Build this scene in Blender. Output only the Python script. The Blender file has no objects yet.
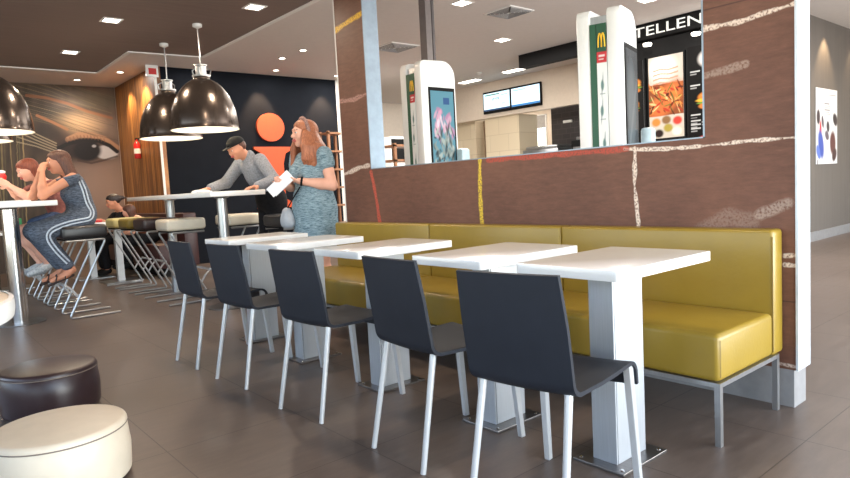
import bpy, bmesh, math, random
import numpy as np
from mathutils import Vector, Matrix
random.seed(7); RNG = np.random.default_rng(7)
SC = bpy.context.scene; COL = SC.collection
PI = math.pi
CEIL = 3.03; RAFT = 2.70

# ---------------------------------------------------------------- materials
def lin(c):
    return tuple(((v/255)/12.92 if v/255 <= .04045 else ((v/255+.055)/1.055)**2.4) for v in c)
class NT:
    def __init__(s, name):
        s.m = bpy.data.materials.new(name); s.m.use_nodes = True
        s.t = s.m.node_tree; s.n = s.t.nodes; s.b = s.n['Principled BSDF']
    def new(s, typ, **kw):
        n = s.n.new(typ)
        for k, v in kw.items():
            if hasattr(n, k): setattr(n, k, v)
            else: n.inputs[k.replace('_', ' ')].default_value = v
        return n
    def link(s, a, b): s.t.links.new(a, b)
    def math(s, op, a, b=None, clamp=False):
        n = s.n.new('ShaderNodeMath'); n.operation = op; n.use_clamp = clamp
        for i, v in enumerate((a, b)):
            if v is None: continue
            if isinstance(v, (int, float)): n.inputs[i].default_value = v
            else: s.link(v, n.inputs[i])
        return n.outputs[0]
    def mix(s, f, a, b):
        n = s.n.new('ShaderNodeMix'); n.data_type = 'RGBA'
        for k, v in ((0, f), (6, a), (7, b)):
            if isinstance(v, (int, float)): n.inputs[k].default_value = v
            elif isinstance(v, tuple): n.inputs[k].default_value = (*v[:3], 1)
            else: s.link(v, n.inputs[k])
        return n.outputs[2]
    def coord(s, scale=(1, 1, 1), out='Object'):
        tc = s.n.new('ShaderNodeTexCoord'); mp = s.n.new('ShaderNodeMapping')
        mp.inputs['Scale'].default_value = scale; s.link(tc.outputs[out], mp.inputs[0]); return mp.outputs[0]
    def noise(s, vec, scale, detail=3, rough=.5):
        n = s.n.new('ShaderNodeTexNoise'); n.inputs['Scale'].default_value = scale
        n.inputs['Detail'].default_value = detail; n.inputs['Roughness'].default_value = rough
        s.link(vec, n.inputs['Vector']); return n.outputs['Fac']
    def ramp(s, f, stops):
        n = s.n.new('ShaderNodeValToRGB'); e = n.color_ramp.elements
        while len(e) < len(stops): e.new(.5)
        for el, (p, c) in zip(e, stops): el.position = p; el.color = (*c, 1)
        s.link(f, n.inputs[0]); return n.outputs[0]
    def bump(s, h, strength=.2, dist=.01):
        n = s.n.new('ShaderNodeBump'); n.inputs['Strength'].default_value = strength
        n.inputs['Distance'].default_value = dist; s.link(h, n.inputs['Height']); s.link(n.outputs[0], s.b.inputs['Normal'])
def simple(name, c, rough=.5, metal=0., var=.08, scale=(6, 6, 6), nscale=3., bump=0., spec=.5, coat=0.):
    t = NT(name); c = lin(c)
    v = t.coord(scale); f = t.noise(v, nscale)
    lo = tuple(x*(1-var) for x in c); hi = tuple(min(1, x*(1+var)) for x in c)
    t.link(t.ramp(f, [(.3, lo), (.7, hi)]), t.b.inputs['Base Color'])
    t.b.inputs['Roughness'].default_value = rough; t.b.inputs['Metallic'].default_value = metal
    t.b.inputs['Specular IOR Level'].default_value = spec; t.b.inputs['Coat Weight'].default_value = coat
    if bump: t.bump(t.noise(v, nscale*8), bump, .004)
    return t.m
def emit(name, c, strength):
    t = NT(name); t.b.inputs['Base Color'].default_value = (*lin(c), 1)
    t.b.inputs['Emission Color'].default_value = (*lin(c), 1); t.b.inputs['Emission Strength'].default_value = strength
    return t.m
def picture_mat(name, emission=0., rough=.5):
    t = NT(name); a = t.n.new('ShaderNodeAttribute'); a.attribute_name = 'art'
    t.link(a.outputs['Color'], t.b.inputs['Base Color']); t.b.inputs['Roughness'].default_value = rough
    if emission:
        t.link(a.outputs['Color'], t.b.inputs['Emission Color']); t.b.inputs['Emission Strength'].default_value = emission
        t.b.inputs['Specular IOR Level'].default_value = .1
    return t.m

M = {}
M['shell'] = simple('charcoal_shell', (32, 36, 45), .6, var=.06, spec=.3)
M['leg'] = simple('silver_lacquer', (188, 190, 192), .35, metal=.25, var=.03)
M['steel'] = simple('brushed_steel', (176, 178, 180), .3, metal=.9, var=.06, scale=(60, 60, 2))
M['chrome'] = simple('polished_steel', (205, 205, 205), .18, metal=1., var=.03)
M['column'] = simple('brushed_aluminium', (176, 181, 187), .4, metal=.5, var=.05, scale=(80, 80, 2))
M['plate'] = simple('steel_floor_plate', (120, 116, 114), .3, metal=.8, var=.1, scale=(30, 4, 4))
M['top'] = simple('white_laminate', (240, 238, 234), .16, var=.015, spec=.5)
M['olive'] = simple('olive_leatherette', (146, 121, 42), .34, var=.05, nscale=1., bump=.12, scale=(8, 8, 8))
M['seam'] = simple('olive_piping', (122, 100, 34), .5)
M['cream'] = simple('cream_leatherette', (214, 202, 182), .42, var=.03, bump=.08)
M['brown'] = simple('brown_leatherette', (52, 38, 40), .32, var=.06, bump=.08)
M['olive_seat'] = simple('moss_leatherette', (134, 118, 52), .4)
M['pale_seat'] = simple('pale_yellow_leatherette', (205, 192, 132), .45)
M['black_seat'] = simple('black_leatherette', (34, 32, 33), .35)
M['black'] = simple('matt_black', (16, 16, 17), .75, spec=.25)
M['lamp_out'] = simple('gunmetal_enamel', (96, 86, 80), .22, metal=.85, var=.08)
M['lamp_in'] = simple('white_enamel', (240, 236, 226), .5, var=.01)
M['glass_bulb'] = emit('warm_bulb', (255, 236, 205), 6.)
M['white'] = simple('white_paint', (226, 224, 220), .55, var=.02)
M['white_gloss'] = simple('white_plastic', (236, 238, 236), .25, var=.01)
M['ceil'] = simple('ceiling_plaster', (214, 207, 202), .9, var=.02)
M['cream_wall'] = simple('cream_plaster', (222, 208, 192), .8, var=.03)
M['navy'] = simple('navy_paint', (22, 25, 31), .85, spec=.08, var=.08, nscale=1.)
M['orange'] = simple('orange_panel', (188, 72, 30), .6, var=.04)
M['green'] = simple('kiosk_green', (24, 84, 56), .4, var=.05)
M['red'] = simple('signal_red', (196, 34, 34), .4)
M['yellow'] = simple('sign_yellow', (250, 196, 40), .4)
M['stone'] = simple('beige_stone_tile', (206, 186, 152), .5, var=.12, nscale=1.5, scale=(2, 2, 6))
M['wood'] = simple('oak_frame', (150, 104, 74), .5, var=.15, scale=(14, 14, 1))
M['paper'] = simple('paper', (236, 236, 238), .8, var=.03)
M['ebony'] = simple('burgundy_leatherette', (58, 30, 30), .4)
M['equip'] = simple('kitchen_steel', (150, 152, 155), .3, metal=.8)
M['downlight'] = emit('downlight_glow', (255, 246, 232), 8.)
M['signtext'] = emit('sign_letters', (220, 220, 216), .5)
M['plinth'] = simple('grey_plinth', (150, 150, 152), .4, metal=.3)

def floor_mat():
    t = NT('floor_tiles'); v = t.coord()
    sx = t.n.new('ShaderNodeSeparateXYZ'); t.link(v, sx.inputs[0])
    def line(o, off, per, w):
        a = t.math('ADD', o, off); a = t.math('DIVIDE', a, per); a = t.math('FRACT', a)
        a = t.math('SUBTRACT', a, .5); a = t.math('ABSOLUTE', a); return t.math('GREATER_THAN', a, .5-w/per)
    lx = line(sx.outputs[0], 1.51+.59*20, .59, .0022); ly = line(sx.outputs[1], -.872+.59*20, .59, .0022)
    g = t.math('MAXIMUM', lx, ly)
    n1 = t.noise(v, .7, 4); n2 = t.noise(t.coord((1, 5, 1)), 5, 6, .7)
    c1 = t.ramp(n1, [(.3, lin((90, 76, 68))), (.7, lin((108, 95, 87)))])
    c2 = t.ramp(n2, [(.25, lin((74, 64, 58))), (.8, lin((126, 114, 105)))])
    c = t.mix(.5, c1, c2); c = t.mix(g, c, lin((66, 58, 54)))
    t.link(c, t.b.inputs['Base Color'])
    r = t.math('MULTIPLY_ADD', n2, .22); t.n[-1].inputs[2].default_value = .27
    t.link(r, t.b.inputs['Roughness']); t.b.inputs['Specular IOR Level'].default_value = .35
    t.bump(t.math('SUBTRACT', t.math('MULTIPLY', n2, .2), g), .12, .003)
    return t.m
M['floor'] = floor_mat()

def partition_mat():
    t = NT('rusty_panels_with_chalk'); v = t.coord()
    s = t.n.new('ShaderNodeSeparateXYZ'); t.link(v, s.inputs[0]); Y, Z = s.outputs[1], s.outputs[2]
    n1 = t.noise(v, 1.2, 5, .6); n2 = t.noise(t.coord((1, 2, 9)), 5, 6, .75); n3 = t.noise(v, 90, 2)
    base = t.ramp(n1, [(.28, lin((88, 58, 46))), (.5, lin((110, 76, 62))), (.72, lin((132, 92, 74)))])
    scr = t.ramp(n2, [(.35, lin((74, 48, 38))), (.62, lin((112, 76, 62))), (.8, lin((146, 110, 92)))])
    c = t.mix(.42, base, scr)
    # panel joints
    for zz in (.46, 1.752, 2.36):
        d = t.math('ABSOLUTE', t.math('SUBTRACT', Z, zz)); c = t.mix(t.math('MULTIPLY', t.math('LESS_THAN', d, .003), .55), c, lin((50, 34, 32)))
    # wobble for chalk
    w = t.math('MULTIPLY', t.math('SUBTRACT', t.noise(v, 9, 2), .5), .03)
    def chalk(c, pts, col, wid, strength=1.):
        mask = None
        for (y0, z0), (y1, z1) in zip(pts, pts[1:]):
            L2 = (y1-y0)**2+(z1-z0)**2
            py = t.math('SUBTRACT', Y, y0); pz = t.math('SUBTRACT', Z, z0)
            h = t.math('DIVIDE', t.math('ADD', t.math('MULTIPLY', py, y1-y0), t.math('MULTIPLY', pz, z1-z0)), L2, True)
            dy = t.math('SUBTRACT', py, t.math('MULTIPLY', h, y1-y0)); dz = t.math('SUBTRACT', pz, t.math('MULTIPLY', h, z1-z0))
            dd = t.math('SQRT', t.math('ADD', t.math('MULTIPLY', dy, dy), t.math('MULTIPLY', dz, dz)))
            mask = dd if mask is None else t.math('MINIMUM', mask, dd)
        mask = t.math('ADD', mask, w)
        a = t.math('SUBTRACT', 1., t.math('DIVIDE', mask, wid), True)
        a = t.math('MULTIPLY', a, 2.2, True)
        g = t.math('MULTIPLY', t.math('SUBTRACT', n3, .3), 4., True)
        a = t.math('MULTIPLY', t.math('MULTIPLY', a, g), strength, True)
        return t.mix(a, c, lin(col))
    CW = (226, 210, 196)
    c = chalk(c, [(4.033, 1.162), (3.99, 1.0), (3.95, .74)], (196, 84, 66), .022, .9)
    c = chalk(c, [(2.847, 1.175), (2.86, .95), (2.854, .74)], (222, 190, 60), .02, 1)
    c = chalk(c, [(1.757, 1.165), (1.765, .98), (1.745, .74)], CW, .011, 1)
    c = chalk(c, [(1.814, 1.163), (1.622, 1.150), (1.424, 1.146), (1.2, 1.152), (1.0, 1.150)], CW, .011, 1)
    c = chalk(c, [(1.42, 1.67), (1.238, 1.668), (1.0, 1.692)], CW, .013, .9)
    c = chalk(c, [(1.40, 1.462), (1.22, 1.482)], CW, .02, .25)
    c = chalk(c, [(2.785, 1.172), (1.962, 1.165), (1.80, 1.163)], (190, 76, 60), .018, .8)
    c = chalk(c, [(1.062, .655), (1.01, .66)], CW, .011, .9)
    c = chalk(c, [(1.062, .617), (1.01, .615)], CW, .012, 1)
    c = chalk(c, [(1.09, .185), (1.01, .18)], CW, .012, .7)
    c = chalk(c, [(4.43, 2.31), (4.2, 2.345), (4.02, 2.365)], (226, 178, 36), .026, 1)
    c = chalk(c, [(4.42, 1.752), (4.2, 1.742), (4.02, 1.76)], (206, 160, 150), .02, .5)
    c = chalk(c, [(4.43, 1.162), (4.3, 1.18), (4.2, 1.205), (4.05, 1.215)], CW, .02, .8)
    c = chalk(c, [(1.16, .83), (1.05, .88)], CW, .03, .3)
    c = chalk(c, [(1.42, .75), (1.3, .82), (1.2, .80)], CW, .05, .14)
    t.link(c, t.b.inputs['Base Color']); t.b.inputs['Roughness'].default_value = .5; t.b.inputs['Specular IOR Level'].default_value = .3
    t.bump(n2, .15, .004); return t.m
M['rust'] = partition_mat()

def wood_wall_mat():
    t = NT('vertical_veneer'); v = t.coord((1, 14, .25)); f = t.noise(v, 2.2, 6, .7)
    t.link(t.ramp(f, [(.3, lin((62, 36, 18))), (.5, lin((130, 82, 40))), (.66, lin((190, 132, 70)))]), t.b.inputs['Base Color'])
    t.b.inputs['Roughness'].default_value = .45; return t.m
M['veneer'] = wood_wall_mat()
def raft_mat():
    t = NT('brown_ribbed_ceiling'); f = t.noise(t.coord((.5, 60, 1)), 1.5, 5, .7); g = t.noise(t.coord(), .8, 2)
    c = t.mix(.5, t.ramp(f, [(.3, lin((100, 84, 76))), (.7, lin((134, 116, 106)))]), t.ramp(g, [(.3, lin((108, 92, 84))), (.7, lin((124, 106, 98)))]))
    t.link(c, t.b.inputs['Base Color']); t.b.inputs['Roughness'].default_value = .75; return t.m
M['raft'] = raft_mat()
def stripe_wall():
    t = NT('grey_striped_wallpaper'); f = t.noise(t.coord((70, 1, .3)), 2., 4, .8)
    t.link(t.ramp(f, [(.3, lin((90, 84, 79))), (.7, lin((112, 105, 99)))]), t.b.inputs['Base Color']); t.b.inputs['Roughness'].default_value = .7; return t.m
M['grey_wall'] = stripe_wall()
def brick_mat(name, a, b, mortar, w, h):
    t = NT(name); n = t.n.new('ShaderNodeTexBrick'); v = t.n.new('ShaderNodeTexCoord'); mp = t.n.new('ShaderNodeMapping')
    mp.inputs['Rotation'].default_value = (PI/2, 0, PI/2)
    s = t.n.new('ShaderNodeSeparateXYZ'); cb = t.n.new('ShaderNodeCombineXYZ'); t.link(v.outputs['Object'], s.inputs[0])
    t.link(s.outputs[1], cb.inputs[0]); t.link(s.outputs[2], cb.inputs[1]); t.link(cb.outputs[0], n.inputs['Vector'])
    n.inputs['Scale'].default_value = 1.; n.inputs['Brick Width'].default_value = w; n.inputs['Row Height'].default_value = h
    n.inputs['Mortar Size'].default_value = .006; n.inputs['Color1'].default_value = (*lin(a), 1); n.inputs['Color2'].default_value = (*lin(b), 1)
    n.inputs['Mortar'].default_value = (*lin(mortar), 1); t.link(n.outputs['Color'], t.b.inputs['Base Color']); t.b.inputs['Roughness'].default_value = .4
    return t.m
M['dark_tile'] = brick_mat('dark_kitchen_tiles', (44, 38, 40), (52, 46, 46), (66, 60, 59), .2, .1)
M['stone_tile'] = brick_mat('beige_travertine', (218, 202, 174), (224, 210, 184), (204, 188, 160), .5, .33)

def cloth(name, a, b, sc, rough=.85, stripes=None):
    t = NT(name); f = t.noise(t.coord(sc), 3., 5, .75)
    t.link(t.ramp(f, [(.38, lin(a)), (.6, lin(b))]), t.b.inputs['Base Color']); t.b.inputs['Roughness'].default_value = rough
    t.b.inputs['Specular IOR Level'].default_value = .2; return t.m
M['dress'] = cloth('teal_melange_knit', (66, 92, 106), (152, 174, 184), (8, 8, 70))
M['jumpsuit'] = cloth('blue_grey_melange', (46, 53, 64), (104, 112, 126), (10, 10, 60))
M['stripe'] = cloth('pale_side_stripe', (176, 186, 200), (206, 214, 224), (20, 20, 20))
M['shirt'] = cloth('grey_shirt', (118, 120, 126), (150, 152, 158), (24, 24, 24))
M['trousers'] = cloth('black_trousers', (18, 18, 22), (28, 28, 32), (12, 12, 12))
M['pink'] = cloth('dusty_pink_top', (126, 78, 74), (158, 104, 98), (8, 8, 8))
M['maroon'] = cloth('maroon_trousers', (78, 40, 38), (98, 54, 50), (8, 8, 8))
M['blackcloth'] = cloth('black_top', (22, 20, 22), (34, 30, 32), (8, 8, 8))
M['denim'] = cloth('blue_denim', (44, 62, 98), (70, 88, 122), (12, 12, 12))
M['tee'] = cloth('brown_top', (84, 52, 40), (104, 66, 50), (8, 8, 8))
M['skin'] = simple('skin', (222, 168, 146), .5, var=.04, spec=.3)
M['skin_tan'] = simple('tanned_skin', (196, 136, 108), .5, var=.04, spec=.3)
M['lips'] = simple('lips', (176, 88, 80), .4)
M['eye'] = simple('eye', (206, 200, 196), .6); M['iris'] = simple('dark_iris', (50, 36, 28), .2)
def hair(name, a, b):
    t = NT(name); f = t.noise(t.coord((30, 30, 3)), 3., 6, .8)
    t.link(t.ramp(f, [(.35, lin(a)), (.65, lin(b))]), t.b.inputs['Base Color']); t.b.inputs['Roughness'].default_value = .45
    t.bump(f, .5, .01); return t.m
M['ginger'] = hair('ginger_hair', (120, 66, 44), (190, 120, 84)); M['brunette'] = hair('brown_hair', (60, 34, 26), (104, 64, 48))
M['red_hair'] = hair('auburn_hair', (92, 38, 24), (146, 70, 44)); M['dark_hair'] = hair('black_hair', (26, 18, 18), (48, 34, 32))
M['band'] = cloth('patterned_headband', (96, 60, 56), (184, 150, 140), (60, 60, 60))
M['sneaker'] = cloth('pale_grey_sneaker', (150, 156, 160), (196, 200, 202), (20, 20, 20))
M['sandal'] = simple('dark_strap', (40, 26, 24), .5)

# ---------------------------------------------------------------- mesh helpers
class MB:
    def __init__(s): s.bm = bmesh.new()
    def box(s, x0, x1, y0, y1, z0, z1, bevel=0., seg=2, mat=None):
        bm = bmesh.new(); bmesh.ops.create_cube(bm, size=1)
        for v in bm.verts:
            v.co = Vector(((x0+x1)/2+v.co.x*(x1-x0), (y0+y1)/2+v.co.y*(y1-y0), (z0+z1)/2+v.co.z*(z1-z0)))
        if bevel: bmesh.ops.bevel(bm, geom=bm.edges[:], offset=bevel, segments=seg, profile=.5, affect='EDGES')
        return s.add(bm, mat)
    def add(s, bm, mat=None):
        if mat is not None: bmesh.ops.transform(bm, matrix=mat, verts=bm.verts[:])
        me = bpy.data.meshes.new('tmp'); bm.to_mesh(me); bm.free(); s.bm.from_mesh(me); bpy.data.meshes.remove(me); return s
    def tube(s, pts, r, seg=10, closed=False, cap=True):
        pts = [Vector(p) for p in pts]; n = len(pts); rs = r if isinstance(r, (list, tuple)) else [r]*n
        rings = []; prev = None
        for i, p in enumerate(pts):
            if closed: d = (pts[(i+1) % n]-pts[i-1])
            else: d = (pts[min(i+1, n-1)]-pts[max(i-1, 0)])
            d.normalize()
            if prev is None:
                a = Vector((0, 0, 1)) if abs(d.z) < .9 else Vector((1, 0, 0)); u = d.cross(a).normalized()
            else: u = (prev-d*prev.dot(d)).normalized()
            prev = u; w = d.cross(u)
            rings.append([s.bm.verts.new(p+(u*math.cos(2*PI*k/seg)+w*math.sin(2*PI*k/seg))*rs[i]) for k in range(seg)])
        for i in range(n if closed else n-1):
            a, b = rings[i], rings[(i+1) % n]
            for k in range(seg): s.bm.faces.new((a[k], a[(k+1) % seg], b[(k+1) % seg], b[k]))
        if cap and not closed: s.bm.faces.new(rings[0][::-1]); s.bm.faces.new(rings[-1])
        return s
    def lathe(s, prof, c=(0, 0, 0), seg=48, axis='Z', cap=False):
        rings = []
        for r, z in prof:
            rings.append([s.bm.verts.new((c[0]+r*math.cos(2*PI*k/seg), c[1]+r*math.sin(2*PI*k/seg), c[2]+z)) for k in range(seg)] if r > 1e-6 else [s.bm.verts.new((c[0], c[1], c[2]+z))])
        for a, b in zip(rings, rings[1:]):
            for k in range(seg):
                q = [a[k % len(a)], a[(k+1) % len(a)] if len(a) > 1 else None, b[(k+1) % len(b)] if len(b) > 1 else None, b[k % len(b)]]
                q = [x for x in q if x is not None]
                if len(q) > 2: s.bm.faces.new(q)
        return s
    def prism(s, poly, axis, a, b, bevel=0.):
        """extrude a closed 2D polygon along axis between a and b"""
        bm = bmesh.new()
        def P(p, t): return {'x': (t, p[0], p[1]), 'y': (p[0], t, p[1]), 'z': (p[0], p[1], t)}[axis]
        A = [bm.verts.new(P(p, a)) for p in poly]; B = [bm.verts.new(P(p, b)) for p in poly]; n = len(poly)
        bm.faces.new(A); bm.faces.new(B[::-1])
        for i in range(n): bm.faces.new((A[i], B[i], B[(i+1) % n], A[(i+1) % n]))
        bmesh.ops.recalc_face_normals(bm, faces=bm.faces[:])
        if bevel: bmesh.ops.bevel(bm, geom=[e for e in bm.edges], offset=bevel, segments=2, profile=.5, affect='EDGES')
        return s.add(bm)
    def strip(s, prof, th, y0, y1, bevel=0.):
        """sheet of thickness th following the 2D line prof (x, z), swept from y0 to y1"""
        L = []; R = []
        n = len(prof)
        for i, p in enumerate(prof):
            a = prof[max(i-1, 0)]; b = prof[min(i+1, n-1)]; d = Vector((b[0]-a[0], b[1]-a[1])).normalized(); nn = Vector((-d.y, d.x))
            L.append((p[0]+nn.x*th/2, p[1]+nn.y*th/2)); R.append((p[0]-nn.x*th/2, p[1]-nn.y*th/2))
        rows = []
        for i in range(n):
            rows.append([s.bm.verts.new((L[i][0], y0, L[i][1])), s.bm.verts.new((L[i][0], y1, L[i][1])),
                         s.bm.verts.new((R[i][0], y1, R[i][1])), s.bm.verts.new((R[i][0], y0, R[i][1]))])
        for a, b in zip(rows, rows[1:]):
            for k in range(4): s.bm.faces.new((a[k], a[(k+1) % 4], b[(k+1) % 4], b[k]))
        s.bm.faces.new(rows[0][::-1]); s.bm.faces.new(rows[-1]); return s
    def build(s, name, mat, parent=None, smooth=True, angle=35, loc=None):
        bmesh.ops.recalc_face_normals(s.bm, faces=s.bm.faces[:])
        me = bpy.data.meshes.new(name); s.bm.to_mesh(me); s.bm.free()
        if smooth:
            me.shade_smooth() if hasattr(me, 'shade_smooth') else None
            me.set_sharp_from_angle(angle=math.radians(angle))
        o = bpy.data.objects.new(name, me); COL.objects.link(o)
        if isinstance(mat, (list, tuple)):
            for m in mat: me.materials.append(m)
        else: me.materials.append(mat)
        if parent: o.parent = parent
        if loc: o.location = loc
        return o
def thing(name, label, cat, loc=(0, 0, 0), rz=0., group=None):
    o = bpy.data.objects.new(name, None); COL.objects.link(o); o.location = loc; o.rotation_euler = (0, 0, rz); o.empty_display_size = .1
    return tag(o, label, cat, group)
def tag(o, label, cat, group=None):
    o['label'] = label; o['category'] = cat
    if group: o['group'] = group
    return o
def struct(o): o['kind'] = 'structure'; return o
def copy_tree(o, parent=None):
    c = o.copy(); COL.objects.link(c)
    if parent is not None: c.parent = parent
    for ch in [q for q in bpy.data.objects if q.parent == o]: copy_tree(ch, c)
    return c
def place(proto, first, loc, rz, label, group=None):
    o = proto if first else copy_tree(proto)
    o.location = loc; o.rotation_euler = (0, 0, rz); o['label'] = label
    if group: o['group'] = group
    return o
def arc(cx, cz, r, a0, a1, n=6):
    return [(cx+r*math.cos(math.radians(a0+(a1-a0)*i/n)), cz+r*math.sin(math.radians(a0+(a1-a0)*i/n))) for i in range(n+1)]
def round_path(pts, r, n=5):
    """3D polyline with rounded corners"""
    pts = [Vector(p) for p in pts]; out = [pts[0]]
    for a, b, c in zip(pts, pts[1:], pts[2:]):
        d1 = (a-b).normalized(); d2 = (c-b).normalized(); rr = min(r, (a-b).length*.45, (c-b).length*.45)
        p0 = b+d1*rr; p1 = b+d2*rr
        for i in range(n+1):
            t = i/n; out.append(p0*(1-t)**2+b*2*t*(1-t)+p1*t*t)
    return out+[pts[-1]]
def art(name, origin, U, V, nx, ny, func, mat, parent=None, thick=.006):
    """flat picture: a fine grid whose colour attribute comes from func(u, v); origin is lower-left, U and V the edge vectors; thin box behind"""
    O, U, V = Vector(origin), Vector(U), Vector(V); N = U.cross(V).normalized()
    us = (np.arange(nx+1)/nx); vs = (np.arange(ny+1)/ny); uu, vv = np.meshgrid(us, vs)
    P = np.array(O)[None, :]+uu.reshape(-1, 1)*np.array(U)+vv.reshape(-1, 1)*np.array(V)
    verts = [tuple(p) for p in P]; nxp = nx+1
    faces = [(j*nxp+i, j*nxp+i+1, (j+1)*nxp+i+1, (j+1)*nxp+i) for j in range(ny) for i in range(nx)]
    b = len(verts)
    corners = [O, O+U, O+U+V, O+V]; verts += [tuple(c-N*thick) for c in corners]
    q = [0, nx, ny*nxp+nx, ny*nxp]
    faces += [(b+3, b+2, b+1, b)]
    edges = [list(range(0, nx+1)), [j*nxp+nx for j in range(ny+1)], [ny*nxp+i for i in range(nx, -1, -1)], [j*nxp for j in range(ny, -1, -1)]]
    for k, e in enumerate(edges): faces.append(tuple([b+k]+[b+(k+1) % 4]+e[::-1]))
    me = bpy.data.meshes.new(name); me.from_pydata(verts, [], faces)
    col = np.ones((len(verts), 4)); rgb = func(uu.ravel(), vv.ravel()); col[:len(P), :3] = rgb; col[len(P):, :3] = .3
    at = me.color_attributes.new('art', 'FLOAT_COLOR', 'POINT'); at.data.foreach_set('color', col.ravel()); me.materials.append(mat)
    o = bpy.data.objects.new(name, me); COL.objects.link(o)
    if parent: o.parent = parent
    return o
# painting helpers, all in linear colour
def sstep(a, b, x): t = np.clip((x-a)/(b-a), 0, 1); return t*t*(3-2*t)
class Paint:
    def __init__(s, u, v, c): s.u, s.v = u, v; s.c = np.tile(np.array(lin(c)), (len(u), 1))
    def put(s, m, c): m = np.clip(m, 0, 1)[:, None]; s.c = s.c*(1-m)+np.array(lin(c))*m; return s
    def ell(s, cu, cv, ru, rv, c, soft=.15, ang=0, a=1.):
        ca, sa = math.cos(ang), math.sin(ang); x = (s.u-cu)*ca+(s.v-cv)*sa; y = -(s.u-cu)*sa+(s.v-cv)*ca
        return s.put(a*(1-sstep(1-soft, 1+soft, np.hypot(x/ru, y/rv))), c)
    def rect(s, u0, v0, u1, v1, c, a=1.): return s.put(a*((s.u >= u0)&(s.u <= u1)&(s.v >= v0)&(s.v <= v1)), c)
    def line(s, pts, w, c, a=1.):
        d = np.full(len(s.u), 9e9)
        for (x0, y0), (x1, y1) in zip(pts, pts[1:]):
            t = np.clip(((s.u-x0)*(x1-x0)+(s.v-y0)*(y1-y0))/((x1-x0)**2+(y1-y0)**2+1e-12), 0, 1)
            d = np.minimum(d, np.hypot(s.u-x0-t*(x1-x0), s.v-y0-t*(y1-y0)))
        return s.put(a*(1-sstep(w*.6, w, d)), c)

# ---------------------------------------------------------------- camera
R_ = {}
def camera():
    yaw, pi_, ro = [math.radians(a) for a in (40.0933, -4.7193, -3.0191)]
    F = Vector((math.sin(yaw)*math.cos(pi_), math.cos(yaw)*math.cos(pi_), math.sin(pi_)))
    R = Vector((math.cos(yaw), -math.sin(yaw), 0)); U = R.cross(F)
    R2 = R*math.cos(ro)+U*math.sin(ro); U2 = -R*math.sin(ro)+U*math.cos(ro)
    m = Matrix(((R2.x, U2.x, -F.x, -2.8846), (R2.y, U2.y, -F.y, 0), (R2.z, U2.z, -F.z, 1.0283), (0, 0, 0, 1)))
    cd = bpy.data.cameras.new('camera'); cd.sensor_width = 36; cd.lens = 634.403*36/850; cd.clip_start = .05
    o = bpy.data.objects.new('camera', cd); COL.objects.link(o); o.matrix_world = m; SC.camera = o
camera()

# ---------------------------------------------------------------- the setting
def wallbox(name, x0, x1, y0, y1, z0, z1, mat): return struct(MB().box(x0, x1, y0, y1, z0, z1).build(name, mat, smooth=False))
X0, X1, Y0, Y1 = -5.2, 9.6, -3.4, 12.05
wallbox('floor', X0, X1, Y0, Y1+.1, -.1, 0, M['floor'])
wallbox('ceiling', X0, X1, Y0, Y1+.1, CEIL, CEIL+.12, M['ceil'])
# lowered brown ceiling raft with a pale edge
def raft():
    P = [(-4.9, -2.4), (.12, -2.4), (.12, 7.5), (-.68, 7.57), (-.68, 8.95), (-4.9, 8.95)]
    m = MB().prism(P, 'z', RAFT, RAFT+.05); o = struct(m.build('ceiling_raft', M['raft'], smooth=False))
    e = MB(); n = len(P)
    for i in range(n):
        a, b = Vector(P[i]), Vector(P[(i+1) % n]); d = (b-a).normalized(); q = Vector((d.y, -d.x)); a2 = a-d*.0; b2 = b+d*.0
        e.prism([tuple(a2), tuple(b2), tuple(b2+q*.04), tuple(a2+q*.04)], 'z', RAFT-.012, RAFT+.06)
    e.build('edge_trim', M['white'], o, smooth=False)
    for x, y in ((-4.2, 0), (-1.2, 0), (-4.2, 4), (-1.2, 4), (-1.6, 8), (-.3, 6.8)):
        MB().box(x-.02, x+.02, y-.02, y+.02, RAFT+.05, CEIL).build('hanger', M['white'], o, smooth=False)
raft()
# mural wall, veneer wall, navy wall
wallbox('wall_mural', X0, .43, Y1, Y1+.1, 0, CEIL, M['cream_wall'])
wallbox('wall_veneer', .35, .43, 9.9, Y1, 0, CEIL, M['veneer'])
wallbox('wall_navy', .43, 3.52, 9.9, 10.0, 0, CEIL, M['navy'])
struct(MB().box(.335, .37, 9.885, 9.9, 0, CEIL).build('trim_1', M['white'], smooth=False))
wallbox('wall_return', 3.52, 3.6, 9.9, Y1, 0, CEIL, M['white'])
wallbox('wall_far', 3.6, 9.5, Y1, Y1+.1, 0, CEIL, M['cream_wall'])
m = MB().box(X0-.1, X0, Y0, Y1, 0, .5).box(X0-.1, X0, Y0, Y1, 2.7, CEIL).box(X0-.1, X0, 7.5, Y1, .5, 2.7).box(X0-.1, X0, Y0, -1.5, .5, 2.7)
struct(m.build('wall_west', M['cream_wall'], smooth=False))
m = MB()
for k in range(6): m.box(X0-.07, X0-.02, -1.5+k*1.8-.03, -1.5+k*1.8+.03, .5, 2.7)
m.box(X0-.07, X0-.02, -1.5, 7.5, .5, .56).box(X0-.07, X0-.02, -1.5, 7.5, 2.64, 2.7)
struct(m.build('added_window_3', M['black'], smooth=False))  # unseen glazing, added to go with the extra fill light from the west
# right grey wall
wallbox('wall_right', 5.06, X1, 3.2, 3.3, 0, CEIL, M['grey_wall'])
struct(MB().box(5.06, X1, 3.185, 3.2, 0, .13).build('baseboard_right', M['plinth'], smooth=False))
wallbox('wall_east', X1, X1+.1, Y0, 3.3, 0, CEIL, M['cream_wall'])
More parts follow.
